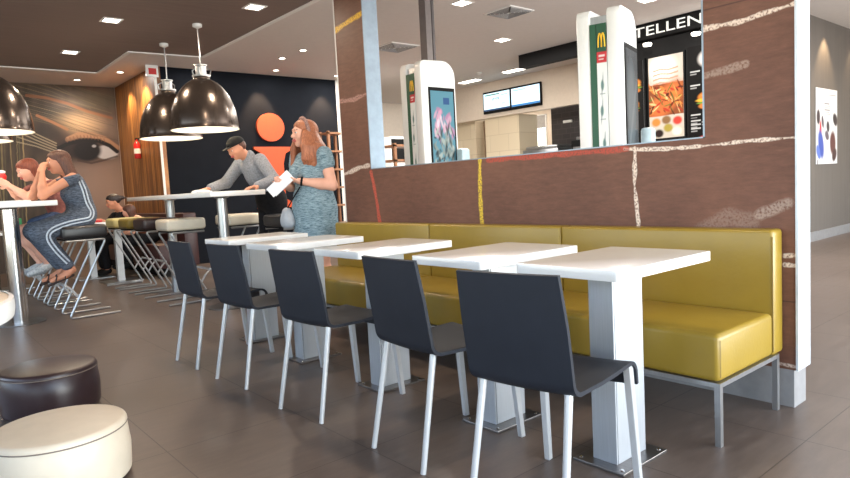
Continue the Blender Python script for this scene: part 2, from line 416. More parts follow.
# kitchen side: back wall with a daylight opening
def kitchen():
    x = 8.5
    m = MB().box(x, x+.1, 3.3, 9.1, 0, CEIL).box(x, x+.1, 10.15, Y1, 0, CEIL).box(x, x+.1, 9.1, 10.15, 0, 1.2).box(x, x+.1, 9.1, 10.15, 2.5, CEIL)
    struct(m.build('wall_kitchen', M['cream_wall'], smooth=False))
    w = MB().box(x-.02, x+.05, 9.1, 10.15, 1.17, 1.2).box(x-.02, x+.05, 9.1, 10.15, 2.48, 2.5).box(x-.02, x+.05, 9.1, 9.13, 1.2, 2.5).box(x-.02, x+.05, 10.12, 10.15, 1.2, 2.5)
    f = struct(w.build('window_1', M['white'], smooth=False))
    MB().box(x-.015, x-.005, 9.13, 10.12, 2.2, 2.48).build('roller_blind', simple('grey_blind', (164, 160, 156), .8), f, smooth=False)
    wallbox('wall_tiled', 7.2, 7.3, 3.3, 7.95, 0, 2.9, M['dark_tile'])
    # cream bulkhead above the serving counter
    wallbox('wall_bulkhead', 6.5, 6.62, 3.3, 11.2, 2.33, CEIL, M['cream_wall'])
    wallbox('ceiling_kitchen', 6.62, 8.5, 3.3, 11.2, 2.6, 2.68, M['ceil'])
    m = MB().box(6.55, 7.1, 8.22, 9.12, 0, 2.33).box(6.75, 7.1, 9.6, 10.3, 0, 2.5)
    struct(m.build('pillar_stone', M['stone_tile'], smooth=False))
    d = struct(MB().box(7.0, 7.06, 9.12, 9.6, 0, 2.35).build('door_1', simple('taupe_door', (142, 118, 92), .5), smooth=False))
    MB().box(6.97, 7.0, 9.5, 9.53, 1.0, 1.14).build('door_handle', M['steel'], d)
kitchen()
# the partition with its opening
def partition():
    T = .135
    m = MB()
    m.box(0, T, 1.02, 4.41, .165, 1.183).box(0, T, 1.02, 1.40, 1.183, CEIL).box(0, T, 4.03, 4.41, 1.183, CEIL).box(0, T, 1.40, 4.03, 2.72, CEIL)
    o = struct(m.build('wall_partition', M['rust'], smooth=False))
    MB().box(.002, T-.002, 1.03, 4.40, 0, .165).build('plinth', M['plinth'], o, smooth=False)
    e = MB().box(-.003, T+.003, 1.013, 1.02, .165, CEIL).box(-.004, .004, 1.011, 1.021, .165, CEIL)
    e.build('end_cladding', simple('white_end_cladding', (196, 205, 214), .35, metal=.1), o, smooth=False)
    MB().box(-.003, .006, 4.41, 4.42, .165, CEIL).box(0, T, 4.41, 4.416, .165, CEIL).build('edge_trim', M['white'], o, smooth=False)
    j = MB().box(-.002, T+.002, 4.022, 4.03, 1.183, 2.72).box(-.002, T+.002, 1.40, 1.408, 1.183, 2.72).box(-.002, T+.002, 1.40, 4.03, 1.183, 1.189).box(-.002, T+.002, 1.40, 4.03, 2.712, 2.72)
    j.build('opening_lining', simple('satin_metal_lining', (140, 154, 168), .35, metal=.4), o, smooth=False)
partition()
# south glazing behind the camera: the place's daylight
def glazing():
    m = MB().box(X0, X1, Y0-.1, Y0, 0, .12).box(X0, X1, Y0-.1, Y0, 2.8, CEIL)
    x = X0
    while x < X1+.01: m.box(x-.03, x+.03, Y0-.1, Y0, .12, 2.8); x += 1.85
    struct(m.build('window_2', M['black'], smooth=False))
glazing()

# mural
def mural_fn(a, b):
    x = -4.2+a*4.54; z = b*CEIL
    u = 109.6+68.2*x-6.*z; v = 267-.4*x-60.2*z
    p = Paint(u, v, (120, 98, 84))
    n = RNG.random((60, 200))
    def sm(fu, fv):
        X = (np.abs(u+400)*fu) % 199; Y = (np.abs(v)*fv) % 59; i = X.astype(int) % 199; j = Y.astype(int) % 59; f = X-i; g = Y-j
        return (n[j, i]*(1-f)+n[j, i+1]*f)*(1-g)+(n[j+1, i]*(1-f)+n[j+1, i+1]*f)*g
    p.put(sstep(78, 30, u), (52, 42, 34)); p.put(sstep(108, 84, v)*sstep(118, 60, u), (66, 56, 44)); p.put(sm(.25, .05)*.28, (150, 124, 104))
    p.ell(98, 196, 34, 36, (158, 130, 116), .7, a=.85)
    p.ell(98, 99, 22, 10, (104, 96, 76), .7, a=.7)
    p.ell(62, 112, 40, 7, (48, 38, 30), .7, a=.8)
    p.ell(78, 123, 20, 9.5, (206, 166, 124), .8, a=.95)
    p.ell(44, 136, 24, 18, (40, 32, 27), .6, a=.85)
    p.ell(84, 149, 36, 14, (72, 52, 44), .5, a=.8)
    p.line([(66, 139), (76, 134.5), (90, 134), (104, 138), (118, 147)], 3.6, (182, 134, 100), .95)
    p.ell(106, 152, 13, 7, (204, 196, 192), .15, ang=.1)
    p.ell(72, 149, 18, 10, (40, 30, 28), .5, a=.95)
    p.ell(86, 150, 14.5, 11, (22, 17, 19), .2); p.ell(93, 145.5, 2.2, 1.4, (170, 166, 166), .4)
    p.line([(52, 150), (66, 143), (82, 139.5), (98, 140), (110, 145), (118, 151)], 2.6, (24, 18, 18))
    for k in range(12): x = 64+k*3.6; y = 138-3.5*math.sin(k/11*PI); p.line([(x, y), (x+1.2, y+3.5)], .6, (120, 82, 60), .7)
    p.line([(76, 160), (90, 163), (104, 160), (118, 156)], 1.3, (70, 50, 44), .8)
    for i in range(95):
        u0 = -300+i*3.5+RNG.uniform(-2, 2); w = RNG.uniform(.4, 1.1)
        c = [(140, 124, 84), (98, 90, 62), (170, 146, 100), (76, 64, 44)][i % 4]
        p.line([(min(u0-8, 34), 112+RNG.uniform(-6, 30)), (min(u0+RNG.uniform(-4, 8), 40), 310)], w, c, .8 if u0 < 30 else 0)
    for i in range(26):
        v0 = 70+i*1.9; c = [(120, 108, 82), (92, 82, 62), (140, 122, 90), (84, 78, 60)][i % 4]
        p.line([(-120, v0-20), (10, v0-2), (50, v0+7), (RNG.uniform(80, 120), v0+22)], RNG.uniform(.25, .6), c, .6)
    p.line([(25, 97), (45, 98.5), (65, 103), (85, 110), (112, 116)], 1.8, (170, 104, 60), .55)
    p.line([(35, 116), (50, 122), (65, 129)], 1.7, (180, 118, 74), .6)
    for k in range(5): p.line([(16, 122+k*5), (34, 134+k*3), (54, 143+k*2.5)], .7, (168, 152, 124), .7)
    return p.c
o = art('eye_mural', (-4.2, Y1-.012, 0), (4.54, 0, 0), (0, 0, CEIL), 520, 330, mural_fn, picture_mat('mural_print', rough=.6), thick=.01)
tag(o, 'wall-sized mural print of a close-up human eye behind straw-coloured strands', 'mural')

# ---------------------------------------------------------------- ceiling fittings
def downlight(x, y, z, s, label, group=None, power=0, square=True):
    t = thing('downlight', label, 'ceiling light', (x, y, z), 0, group)
    f = MB()
    if square:
        h = s/2; f.box(-h-.02, h+.02, -h-.02, -h, -.006, .004).box(-h-.02, h+.02, h, h+.02, -.006, .004).box(-h-.02, -h, -h, h, -.006, .004).box(h, h+.02, -h, h, -.006, .004)
        f.build('frame', M['white'], t, smooth=False)
        MB().box(-h, h, -h, h, -.002, .003).build('diffuser', M['downlight'], t, smooth=False)
    else:
        f.lathe([(s/2, 0), (s/2+.015, 0), (s/2+.015, -.006), (s/2, -.008), (s/2, 0)], seg=24); f.build('frame', M['chrome'], t)
        MB().lathe([(0, -.003), (s/2, -.003)], seg=24).build('diffuser', M['downlight'], t)
    if power:
        ld = bpy.data.lights.new('downlight_beam', 'AREA'); ld.shape = 'DISK'; ld.size = s; ld.energy = power; ld.color = (1, .80, .60) if z < 2.9 else (1, .93, .85)
        lo = bpy.data.objects.new('downlight_beam', ld); COL.objects.link(lo); lo.location = (x, y, z-.03)
G1 = None
for (x, y, s, lab, pw) in [(-1.15, 6.36, .13, 'square downlight in the brown ceiling, upper and larger of the two at left', 16),
                           (-1.19, 7.88, .13, 'square downlight in the brown ceiling at far left, lower and smaller in the picture', 16),
                           (-.22, 5.35, .13, 'square downlight in the brown ceiling right of the pendant lamps', 16),
                           (-1.2, 1.6, .13, 'square downlight in the brown ceiling over the dining chairs', 16), (-1.2, 3.8, .13, 'square downlight in the brown ceiling over the farther chairs', 16)]:
    downlight(x, y, RAFT, s, lab, 'square downlights in the brown ceiling', pw)
for (x, y, s, lab, pw) in [(2.18, 5.17, .16, 'square white ceiling downlight above the left ordering kiosk post', 30),
                           (3.95, 6.2, .17, 'square white ceiling downlight between the kiosks, behind the square grille', 30),
                           (4.0, 3.99, .16, 'square white ceiling downlight above the right ordering kiosk', 30),
                           (6.0, 1.2, .16, 'square white ceiling downlight over the passage by the grey wall', 30)]:
    downlight(x, y, CEIL, s, lab, 'square downlights in the white ceiling', pw)
for (x, y, lab) in [(1.774, 8.59, 'small round spot in the white ceiling, left of the pair before the navy wall'),
                    (1.785, 7.99, 'small round spot in the white ceiling, right of the pair before the navy wall'),
                    (.05, 10.55, 'small round spot in the white ceiling by the veneer wall'),
                    (-.36, 11.45, 'small round spot in the white ceiling by the eye mural'),
                    (.9, 9.5, 'small round spot in the white ceiling behind the pendant lamps'),
                    (2.12, 9.46, 'small round spot in the white ceiling above the orange dot'),
                    (3.3, 9.5, 'small round spot in the white ceiling at the right end of the navy wall')]:
    downlight(x, y, CEIL, .09, lab, 'small round ceiling spots', 6, False)
def strip_light(x, y, L, lab):
    t = thing('strip_light', lab, 'ceiling light', (x, y, CEIL), 0, 'long lights before the serving counter')
    MB().box(-.1, .1, -L/2, L/2, -.02, 0).build('housing', M['white'], t, smooth=False)
    MB().box(-.08, .08, -L/2+.02, L/2-.02, -.026, -.02).build('diffuser', M['downlight'], t, smooth=False)
strip_light(5.95, 8.9, .5, 'long ceiling light left of the order screens')
strip_light(5.9, 7.7, .5, 'long ceiling light above the order screens')
strip_light(5.9, 6.9, .5, 'long ceiling light right above the order screens')
def vent(x, y, s, lab):
    t = thing('ceiling_vent', lab, 'vent', (x, y, CEIL), 0, 'square air vents in the white ceiling')
    MB().box(-s/2, s/2, -s/2, s/2, -.012, 0).build('frame', M['white'], t, smooth=False)
    m = MB(); g = M['plinth']
    for k in range(5):
        h = s/2*(.88-k*.17); w = .012
        m.box(-h, h, -h, -h+w, -.02, -.012).box(-h, h, h-w, h, -.02, -.012).box(-h, -h+w, -h, h, -.02, -.012).box(h-w, h, -h, h, -.02, -.012)
    m.build('louvre', g, t, smooth=False)
vent(2.93, 5.15, .42, 'square louvred air vent in the white ceiling right of the kiosk post')
vent(2.85, 7.25, .5, 'square louvred air vent in the white ceiling behind the left kiosk')
def smoke(x, y, z, lab):
    o = MB().lathe([(0, 0), (.05, 0), (.05, -.02), (.03, -.035), (0, -.035)], (0, 0, 0), 24).build('smoke_detector', M['white'], loc=(x, y, z)); tag(o, lab, 'smoke detector')
smoke(5.5, 8.2, CEIL, 'small white ceiling disc above the serving counter')

# wall-washer light
def spot(x, y, z, tx, ty, tz, e, ang=70, col=(1, .72, .42), size=.03, blend=.6):
    ld = bpy.data.lights.new('wall_washer', 'SPOT'); ld.energy = e; ld.spot_size = math.radians(ang); ld.spot_blend = blend; ld.color = col; ld.shadow_soft_size = size
    o = bpy.data.objects.new('wall_washer', ld); COL.objects.link(o); o.location = (x, y, z)
    o.rotation_euler = Vector((tx-x, ty-y, tz-z)).to_track_quat('-Z', 'Y').to_euler()
spot(.9, 9.62, 2.98, .9, 9.9, 2.1, 90, 62, (1, .62, .34)); spot(2.0, 9.62, 2.98, 2.0, 9.9, 2.1, 150, 62, (1, .62, .34)); spot(3.2, 9.62, 2.98, 3.2, 9.9, 2.1, 150, 62, (1, .62, .34))
spot(.14, 11.2, 2.98, .35, 11.0, 1.2, 70, 90); spot(.14, 10.4, 2.98, .35, 10.3, 1.2, 130, 90)
spot(-.36, 11.5, 2.98, -.3, 12.05, 1.4, 22, 110, (1, .86, .72)); spot(-1.6, 11.3, 2.98, -1.6, 12.05, 1.4, 22, 120, (1, .86, .72))
spot(7.2, 3.0, 2.98, 7.2, 3.2, 1.8, 60, 70); spot(8.4, 3.0, 2.98, 8.4, 3.2, 1.8, 20, 75)

# ---------------------------------------------------------------- pendant lamps
def make_pendant():
    t = thing('pendant_lamp', '', 'lamp')
    R = .318
    out = [(.06, .50), (.075, .495)] + [(R*math.sin(math.radians(a)), .49*math.cos(math.radians(a))) for a in range(14, 91, 4)] + [(R+.004, -.01)]
    MB().lathe(out, seg=64).build('shade', M['lamp_out'], t, angle=60)
    inn = [(.05, .485)] + [((R-.008)*math.sin(math.radians(a)), .478*math.cos(math.radians(a))) for a in range(10, 91, 4)] + [(R-.004, -.01), (R+.004, -.01)]
    MB().lathe(inn, seg=64).build('lining', M['lamp_in'], t, angle=60)
    c = MB().lathe([(.0, .50), (.085, .50), (.085, .515), (.05, .52), (.05, .60), (.06, .605), (.06, .615), (0, .615)], seg=32)
    for k in range(3):
        a = k*2*PI/3; c.tube([(.085*math.cos(a), .085*math.sin(a), .505), (.10*math.cos(a), .10*math.sin(a), .57), (.04*math.cos(a), .04*math.sin(a), .60)], .006, 6)
    c.build('cap', M['steel'], t)
    MB().lathe([(0, .30), (.03, .31), (.045, .35), (.03, .41), (.02, .45), (.02, .5)], seg=24).build('bulb', M['glass_bulb'], t)
    MB().tube([(0, 0, .61), (.004, 0, .75), (0, 0, RAFT-1.70)], .006, 8).build('cord', M['steel'], t)
    MB().lathe([(0, RAFT-1.70), (.045, RAFT-1.70), (.045, RAFT-1.725), (.012, RAFT-1.74), (0, RAFT-1.74)], seg=24).build('ceiling_rose', M['white'], t)
    return t
pen = make_pendant()
for i, (x, y, lab) in enumerate([(-.44, 6.14, 'large dark metal dome pendant, nearer one over the middle bar table'), (-.455, 7.06, 'large dark metal dome pendant, farther one partly behind its neighbour'),
                                 (-2.13, 6.62, 'large dark metal dome pendant at the left frame edge, higher in the picture'), (-2.18, 7.5, 'large dark metal dome pendant at the left frame edge, lower and mostly cut off')]):
    place(pen, i == 0, (x, y, 1.70), .4*i, lab, 'dome pendants over the bar tables')
    ld = bpy.data.lights.new('pendant_glow', 'POINT'); ld.energy = 5; ld.color = (1, .86, .68); ld.shadow_soft_size = .05
    lo = bpy.data.objects.new('pendant_glow', ld); COL.objects.link(lo); lo.location = (x, y, 1.88)

# ---------------------------------------------------------------- signs on the far walls
t = thing('letter_sign', 'large flat orange lowercase i with a serif on the navy wall', 'wall sign', (2.16, 9.9, 0))
a = [(.25*math.cos(2*PI*k/48), .235*math.sin(2*PI*k/48)) for k in range(48)]
MB().prism([(p[0], p[1]+2.155) for p in a], 'y', -.05, -.001).build('dot', M['orange'], t)
MB().prism([(-.33, 1.83), (-.33, 1.79), (-.20, 1.72), (-.15, 1.55), (-.15, .95), (-.33, .85), (-.33, .8), (.36, .8), (.36, .85), (.19, .95), (.19, 1.55), (.24, 1.72), (.38, 1.79), (.38, 1.83)], 'y', -.05, -.001).build('stem', M['orange'], t, smooth=False)
t = thing('wall_sign', 'small white plate with a red symbol high on the veneer wall edge', 'wall sign', (.30, 9.86, 2.86))
MB().box(-.09, .09, -.012, 0, 0, .17).build('plate', M['white_gloss'], t, smooth=False)
MB().box(-.05, .06, -.016, -.012, .035, .125).build('symbol', M['red'], t, smooth=False)
t = thing('fire_extinguisher', 'small red fire extinguisher with a white label on the veneer wall', 'fire extinguisher', (.29, 10.86, 1.72))
MB().lathe([(0, 0), (.045, 0), (.05, .01), (.05, .22), (.035, .26), (.015, .28), (.015, .31), (0, .31)], seg=24).build('cylinder', M['red'], t)
MB().lathe([(.0505, .08), (.0512, .08), (.0512, .16), (.0505, .16)], seg=24).build('label_band', M['white'], t)
MB().box(-.02, .05, -.01, .01, .30, .33).build('handle', M['black'], t)
# poster on the grey wall
def poster_fn(u, v):
    p = Paint(u, v, (226, 224, 226)); r = np.random.default_rng(3)
    for k in range(6): p.rect(.5-.12+.01*(k % 3), .80-.028*k, .62+.02*((k*7) % 4), .81-.028*k, (70, 66, 70), .8)
    p.rect(.08, .93, .3, .94, (90, 90, 96), .8); p.rect(.6, .92, .92, .93, (60, 60, 66), .9)
    for k, (cu, cv, ru, rv, c) in enumerate([(.1, .62, .08, .1, (60, 50, 54)), (.3, .56, .05, .09, (84, 76, 84)), (.55, .5, .07, .08, (70, 62, 66)), (.9, .6, .08, .12, (58, 48, 50)), (.2, .42, .16, .05, (190, 44, 52)),
        (.22, .26, .2, .12, (64, 84, 164)), (.1, .16, .12, .07, (90, 114, 190)), (.5, .38, .1, .06, (96, 84, 96)), (.78, .28, .14, .16, (96, 56, 52)), (.86, .12, .12, .08, (70, 46, 44)), (.5, .12, .14, .08, (196, 200, 214)), (.55, .22, .1, .08, (232, 232, 236)), (.06, .02, .05, .015, (40, 36, 40))]):
        p.ell(cu, cv, ru, rv, c, .25, ang=.4*k)
    return p.c
o = art('poster', (6.86, 3.188, 1.05), (.83, 0, 0), (0, 0, 1.04), 60, 120, poster_fn, picture_mat('poster_print', rough=.6), thick=.008)
tag(o, 'tall white poster with blue, red and brown figures on the grey wall', 'poster')

# ---------------------------------------------------------------- menu wall and order screens
def text_obj(body, size, name, mat, parent, mw, extrude=.004):
    cu = bpy.data.curves.new(name+'_curve', 'FONT'); cu.body = body; cu.size = size; cu.extrude = extrude; cu.align_x = 'LEFT'
    tmp = bpy.data.objects.new('tmp', cu); COL.objects.link(tmp); bpy.context.view_layer.update()
    me = bpy.data.meshes.new_from_object(tmp.evaluated_get(bpy.context.evaluated_depsgraph_get())); bpy.data.objects.remove(tmp); bpy.data.curves.remove(cu)
    me.materials.clear(); me.materials.append(mat); me.transform(mw); o = bpy.data.objects.new(name, me); COL.objects.link(o)
    if parent: o.parent = parent
    return o
RX = Matrix(((0, 0, -1, 0), (-1, 0, 0, 0), (0, 1, 0, 0), (0, 0, 0, 1)))   # text facing -X, reading towards -Y
wallbox('wall_menu', 5.06, 5.16, 3.3, 5.6, 0, 2.8, M['black'])
t = thing('menu_header', 'long black header board with white lettering over the menu boards', 'sign', (5.0, 3.22, 0))
MB().box(0, .16, 0, 3.6, 2.82, CEIL-.004).build('board', M['black'], t, smooth=False)
lt = text_obj('BESTELLEN', .2, 'lettering', M['signtext'], t, RX)
ys = [v.co.y for v in lt.data.vertices]; zs = [v.co.z for v in lt.data.vertices]; W = max(ys)-min(ys); H = max(zs)-min(zs)
for v in lt.data.vertices: v.co = (v.co.x-.006, (v.co.y-min(ys))/W*1.36+.62, (v.co.z-min(zs))/H*.125+2.86)
def food(p, cu, cv, r, asp=1.):
    p.ell(cu, cv+r*.35*asp, r, r*.5*asp, (186, 112, 50)); p.ell(cu, cv, r*1.05, r*.28*asp, (92, 44, 26)); p.ell(cu-.1*r, cv+.12*r*asp, r*1.08, r*.16*asp, (206, 158, 56)); p.ell(cu, cv-.1*r*asp, r*1.1, r*.12*asp, (96, 132, 52)); p.ell(cu, cv-.35*r*asp, r*.95, r*.3*asp, (178, 108, 52)); p.ell(cu-.2*r, cv+.5*r*asp, r*.4, r*.12*asp, (228, 176, 110), .6)
def menu_main(u, v):
    p = Paint(u, v, (176, 166, 156)); r = np.random.default_rng(5); p.ell(.4, .86, .35, .14, (240, 232, 220), .6)
    for k in range(4): p.line([(.14, .83-.055*k), (.35, .845-.055*k), (.6, .825-.055*k), (.86, .84-.055*k)], .012, (214, 120, 90), .8)
    p.rect(0, .28, 1, .66, (120, 66, 40)); p.ell(.5, .46, .5, .17, (176, 98, 54), .3, .3); 
    for k in range(70):
        c = [(206, 142, 78), (92, 40, 24), (160, 46, 34), (196, 112, 52), (84, 96, 44), (216, 176, 122), (64, 34, 24)][k % 7]
        p.ell(r.uniform(.05, .95), r.uniform(.31, .63), r.uniform(.04, .12), r.uniform(.007, .02), c, .3, r.uniform(-1, .6), .9)
    p.rect(0, 0, 1, .27, (178, 170, 158))
    for k, (cu, cv, c) in enumerate([(.2, .2, (216, 118, 56)), (.55, .12, (148, 132, 60)), (.82, .2, (206, 60, 50)), (.28, .06, (40, 30, 28)), (.8, .07, (220, 208, 186)), (.5, .22, (120, 90, 60))]): p.ell(cu, cv, .13, .05, c, .3)
    return p.c
def menu_side(u, v):
    p = Paint(u, v, (16, 15, 15)); p.ell(.62, .86, .34, .1, (206, 200, 196), .2); p.ell(.62, .86, .2, .06, (214, 120, 96), .4); p.ell(.74, .64, .22, .06, (226, 140, 60)); p.ell(.6, .56, .16, .03, (150, 60, 30))
    food(p, .55, .43, .3, .42)
    for cv in (.74, .6, .3, .24, .2, .16): p.rect(.06, cv, .3, cv+.012, (196, 196, 196), .8); p.rect(.06, cv-.03, .22, cv-.02, (150, 150, 150), .8)
    p.rect(.34, .22, .95, .23, (180, 180, 180), .7); p.rect(.34, .19, .8, .2, (150, 150, 150), .7)
    p.ell(.45, .05, .2, .035, (206, 96, 90), .3); p.ell(.45, .06, .1, .02, (236, 190, 180), .3)
    return p.c
def menu_left(u, v):
    p = Paint(u, v, (16, 15, 15)); food(p, .6, .68, .32, .42); food(p, .55, .42, .3, .4); food(p, .5, .16, .28, .4)
    for cv in (.84, .56, .3, .26): p.rect(.1, cv, .8, cv+.012, (196, 196, 196), .7)
    return p.c
MP = picture_mat('menu_print', .10)
def menu_board(y0, w, z0, h, fn, lab, nx=70, ny=150):
    t = thing('menu_board', lab, 'menu board', (5.0, y0, z0), 0, 'backlit menu boards behind the counter')
    MB().box(.012, .06, -w-.02, .02, -.02, h+.02).build('frame', M['black'], t, smooth=False)
    art('picture', (0.006, 0, 0), (0, -w, 0), (0, 0, h), nx, ny, fn, MP, t, .006)
menu_board(4.58, .48, 1.50, 1.06, menu_main, 'backlit menu board with grilled food picture, middle one of three')
menu_board(4.04, .52, 1.38, 1.22, menu_side, 'black menu board with burgers and fries, cut by the brown pier')
menu_board(5.14, .48, 1.50, 1.06, menu_left, 'black menu board with burgers, mostly hidden by the right kiosk')
for y in (4.5, 3.85):
    t = thing('accent_spot', 'tiny lit spot above the %s menu board' % ('middle' if y > 4 else 'right'), 'spotlight', (4.86, y, 2.70), 0, 'tiny spots above the menu boards')
    MB().lathe([(0, 0), (.05, 0), (.055, .03), (.0, .03)], seg=20).build('lens', M['downlight'], t)
    MB().tube([(0, 0, .03), (0.06, 0, .06), (.14, 0, .09)], .008, 6).build('arm', M['black'], t)
def screen_fn(k):
    def f(u, v):
        p = Paint(u, v, (196, 220, 236) if k else (190, 216, 226)); p.rect(0, 0, 1, .1, (58, 110, 160)) if k else p.rect(0, 0, 1, .08, (40, 60, 90))
        if not k:
            p.rect(.06, .88, .62, .93, (30, 92, 70)); p.rect(.7, .8, .92, .83, (90, 120, 130), .7); p.rect(.7, .3, .82, .34, (120, 140, 150), .7)
            for j, c in enumerate('244'):
                x = .36+.09*j
                segs = {'2': [(0, 1, 1, 1), (1, 1, 1, .5), (1, .5, 0, .5), (0, .5, 0, 0), (0, 0, 1, 0)], '4': [(0, 1, 0, .5), (0, .5, 1, .5), (1, 1, 1, 0)]}[c]
                for a0, b0, a1, b1 in segs: p.line([(x+a0*.05, .58+b0*.12), (x+a1*.05, .58+b1*.12)], .014, (40, 60, 70))
        else: p.rect(.05, .86, .5, .9, (120, 160, 190), .8)
        return p.c
    return f
SP = picture_mat('screen_picture', 1.1)
for k, (y0, lab) in enumerate([(9.03, 'left wall screen showing an order number over the counter'), (8.29, 'right wall screen, plain pale blue, over the counter')]):
    w, h, z = .69, .34, 2.46
    t = thing('order_screen', lab, 'screen', (6.44, y0, z), -.0, 'order number screens')
    MB().box(.012, .05, -w-.025, .025, -.05, h+.035, .006).build('bezel', M['black'], t)
    MB().box(.05, .06, -w*.7, -w*.3, .08, .26).build('wall_bracket', M['steel'], t, smooth=False)
    art('display', (.006, 0, 0), (0, -w, 0), (0, 0, h), 80, 50, screen_fn(k), SP, t, .005)
# kitchen equipment seen over the sill
t = thing('heated_cabinet', 'low stainless steel cabinet before the daylight window', 'kitchen equipment', (6.9, 7.9, 0))
MB().box(-.3, .25, -.55, .3, 0, 1.62, .02).build('body', M['equip'], t); MB().box(-.26, .22, -.5, .25, 1.62, 1.68, .02).build('lid', M['steel'], t)
t = thing('coffee_machine', 'black and steel machine on the kitchen counter before dark tiles', 'coffee machine', (6.9, 6.85, 1.3))
MB().box(-.2, .2, -.28, .28, 0, .42, .02).build('body', M['black'], t); MB().box(-.22, -.2, -.22, .22, .12, .3).build('panel', M['equip'], t); MB().box(-.15, .15, -.2, .2, .42, .48, .01).build('bean_hopper', M['equip'], t)
t = thing('holding_oven', 'dark boxy kitchen unit on the counter, right before the dark tiles', 'kitchen equipment', (6.9, 6.1, 1.3))
MB().box(-.2, .2, -.35, .3, 0, .55, .02).build('body', M['black'], t); MB().box(-.21, -.2, -.28, .24, .1, .4).build('door', simple('dark_glass', (30, 30, 34), .1), t)
t = thing('serving_counter', 'long serving counter in front of the kitchen', 'counter', (6.5, 3.32, 0))
MB().box(.15, .66, 0, 4.0, 0, 1.26, .01).build('cabinet', M['stone'], t); MB().box(.1, .68, 0, 4.0, 1.26, 1.3, .006).build('worktop', M['equip'], t)
t = thing('wall_socket_box', 'small white box on the dark kitchen tiles', 'box', (7.17, 7.55, 2.1)); MB().box(0, .03, -.1, .1, 0, .05, .005).build('casing', M['white'], t)

# wooden slatted rack seen through the opening, and shelf post by the navy wall
def rack(loc, w, d, h, n, lab):
    t = thing('wooden_rack', lab, 'shelf', loc)
    for sx in (0, w-.04):
        for sy in (0, d-.04): MB().box(sx, sx+.04, sy, sy+.04, 0, h).build('post', M['wood'], t, smooth=False)
    for k in range(n):
        z = .15+(h-.2)*k/(n-1); MB().box(0, w, 0, d, z, z+.03).build('shelf_board', M['wood'], t, smooth=False)
    return t
rack((2.62, 7.1, 0), .55, .35, 1.66, 8, 'wooden slatted rack behind the opening, left of the left kiosk')
rack((2.95, 9.35, 0), .34, .3, 2.06, 7, 'narrow wooden shelf unit between navy wall and partition')
t = thing('white_cabinet', 'white and black cabinet behind the wooden rack', 'cabinet', (3.7, 8.6, 0)); MB().box(0, .8, 0, .5, 0, 1.9, .01).build('body', M['white'], t); MB().box(.02, .78, -.012, 0, 1.5, 1.86).build('door', M['black'], t)
# steel post beyond the partition
t = thing('steel_post', 'grey two-tone square steel post rising behind the left kiosk', 'post', (1.5, 5.0, 0))
MB().box(-.055, .02, -.05, .05, 0, CEIL).build('column', simple('taupe_steel', (120, 112, 110), .45, metal=.2), t, smooth=False)
MB().box(.03, .06, -.05, .05, 0, CEIL).build('cable_channel', simple('dark_taupe_steel', (92, 86, 86), .45, metal=.2), t, smooth=False)

# ---------------------------------------------------------------- ordering kiosks
def kiosk_screen(u, v):
    p = Paint(u, v, (88, 132, 148)); r = np.random.default_rng(11)
    for k in range(26): p.ell(r.uniform(.15, .95), r.uniform(.52, .8), r.uniform(.04, .14), r.uniform(.02, .05), [(206, 150, 170), (180, 120, 150), (224, 190, 200)][k % 3], .4, r.uniform(-1, 1), .7)
    for k in range(90): p.ell(r.uniform(.08, .92), r.uniform(.14, .6), r.uniform(.03, .12), r.uniform(.01, .035), [(70, 78, 80), (128, 138, 134), (50, 56, 60), (160, 166, 160)][k % 4], .4, r.uniform(-1, 1), .8)
    p.rect(.55, .86, .8, .93, (46, 66, 120), .8); p.rect(0, 0, 1, .12, (28, 96, 74)); p.rect(.05, .06, .95, .065, (150, 190, 160), .6)
    return p.c
def kiosk_screen_dim(u, v):
    p = Paint(u, v, (58, 62, 66)); p.ell(.4, .6, .4, .3, (86, 92, 96), .6); p.line([(.1, .2), (.9, .75)], .06, (96, 102, 106), .5); return p.c
def side_fn(u, v):
    p = Paint(u, v, (236, 240, 238)); p.rect(0, .892, 1, 1, (20, 78, 52)); p.rect(0, .848, 1, .892, (196, 40, 48)); p.rect(.2, .873, .8, .88, (236, 220, 220)); p.rect(.2, .858, .7, .864, (236, 220, 220))
    for k, (cu, cv) in enumerate([(.5, .76), (.4, .66), (.55, .53), (.4, .42), (.5, .30), (.55, .18), (.45, .08)]):
        p.ell(cu, cv, .16, .02, (110, 150, 140), .3); p.rect(.25, cv-.035, .75, cv-.03, (130, 150, 150), .8); p.line([(cu-.1, cv-.03), (cu+.1, cv+.03)], .03, (90, 110, 120), .6)
    return p.c
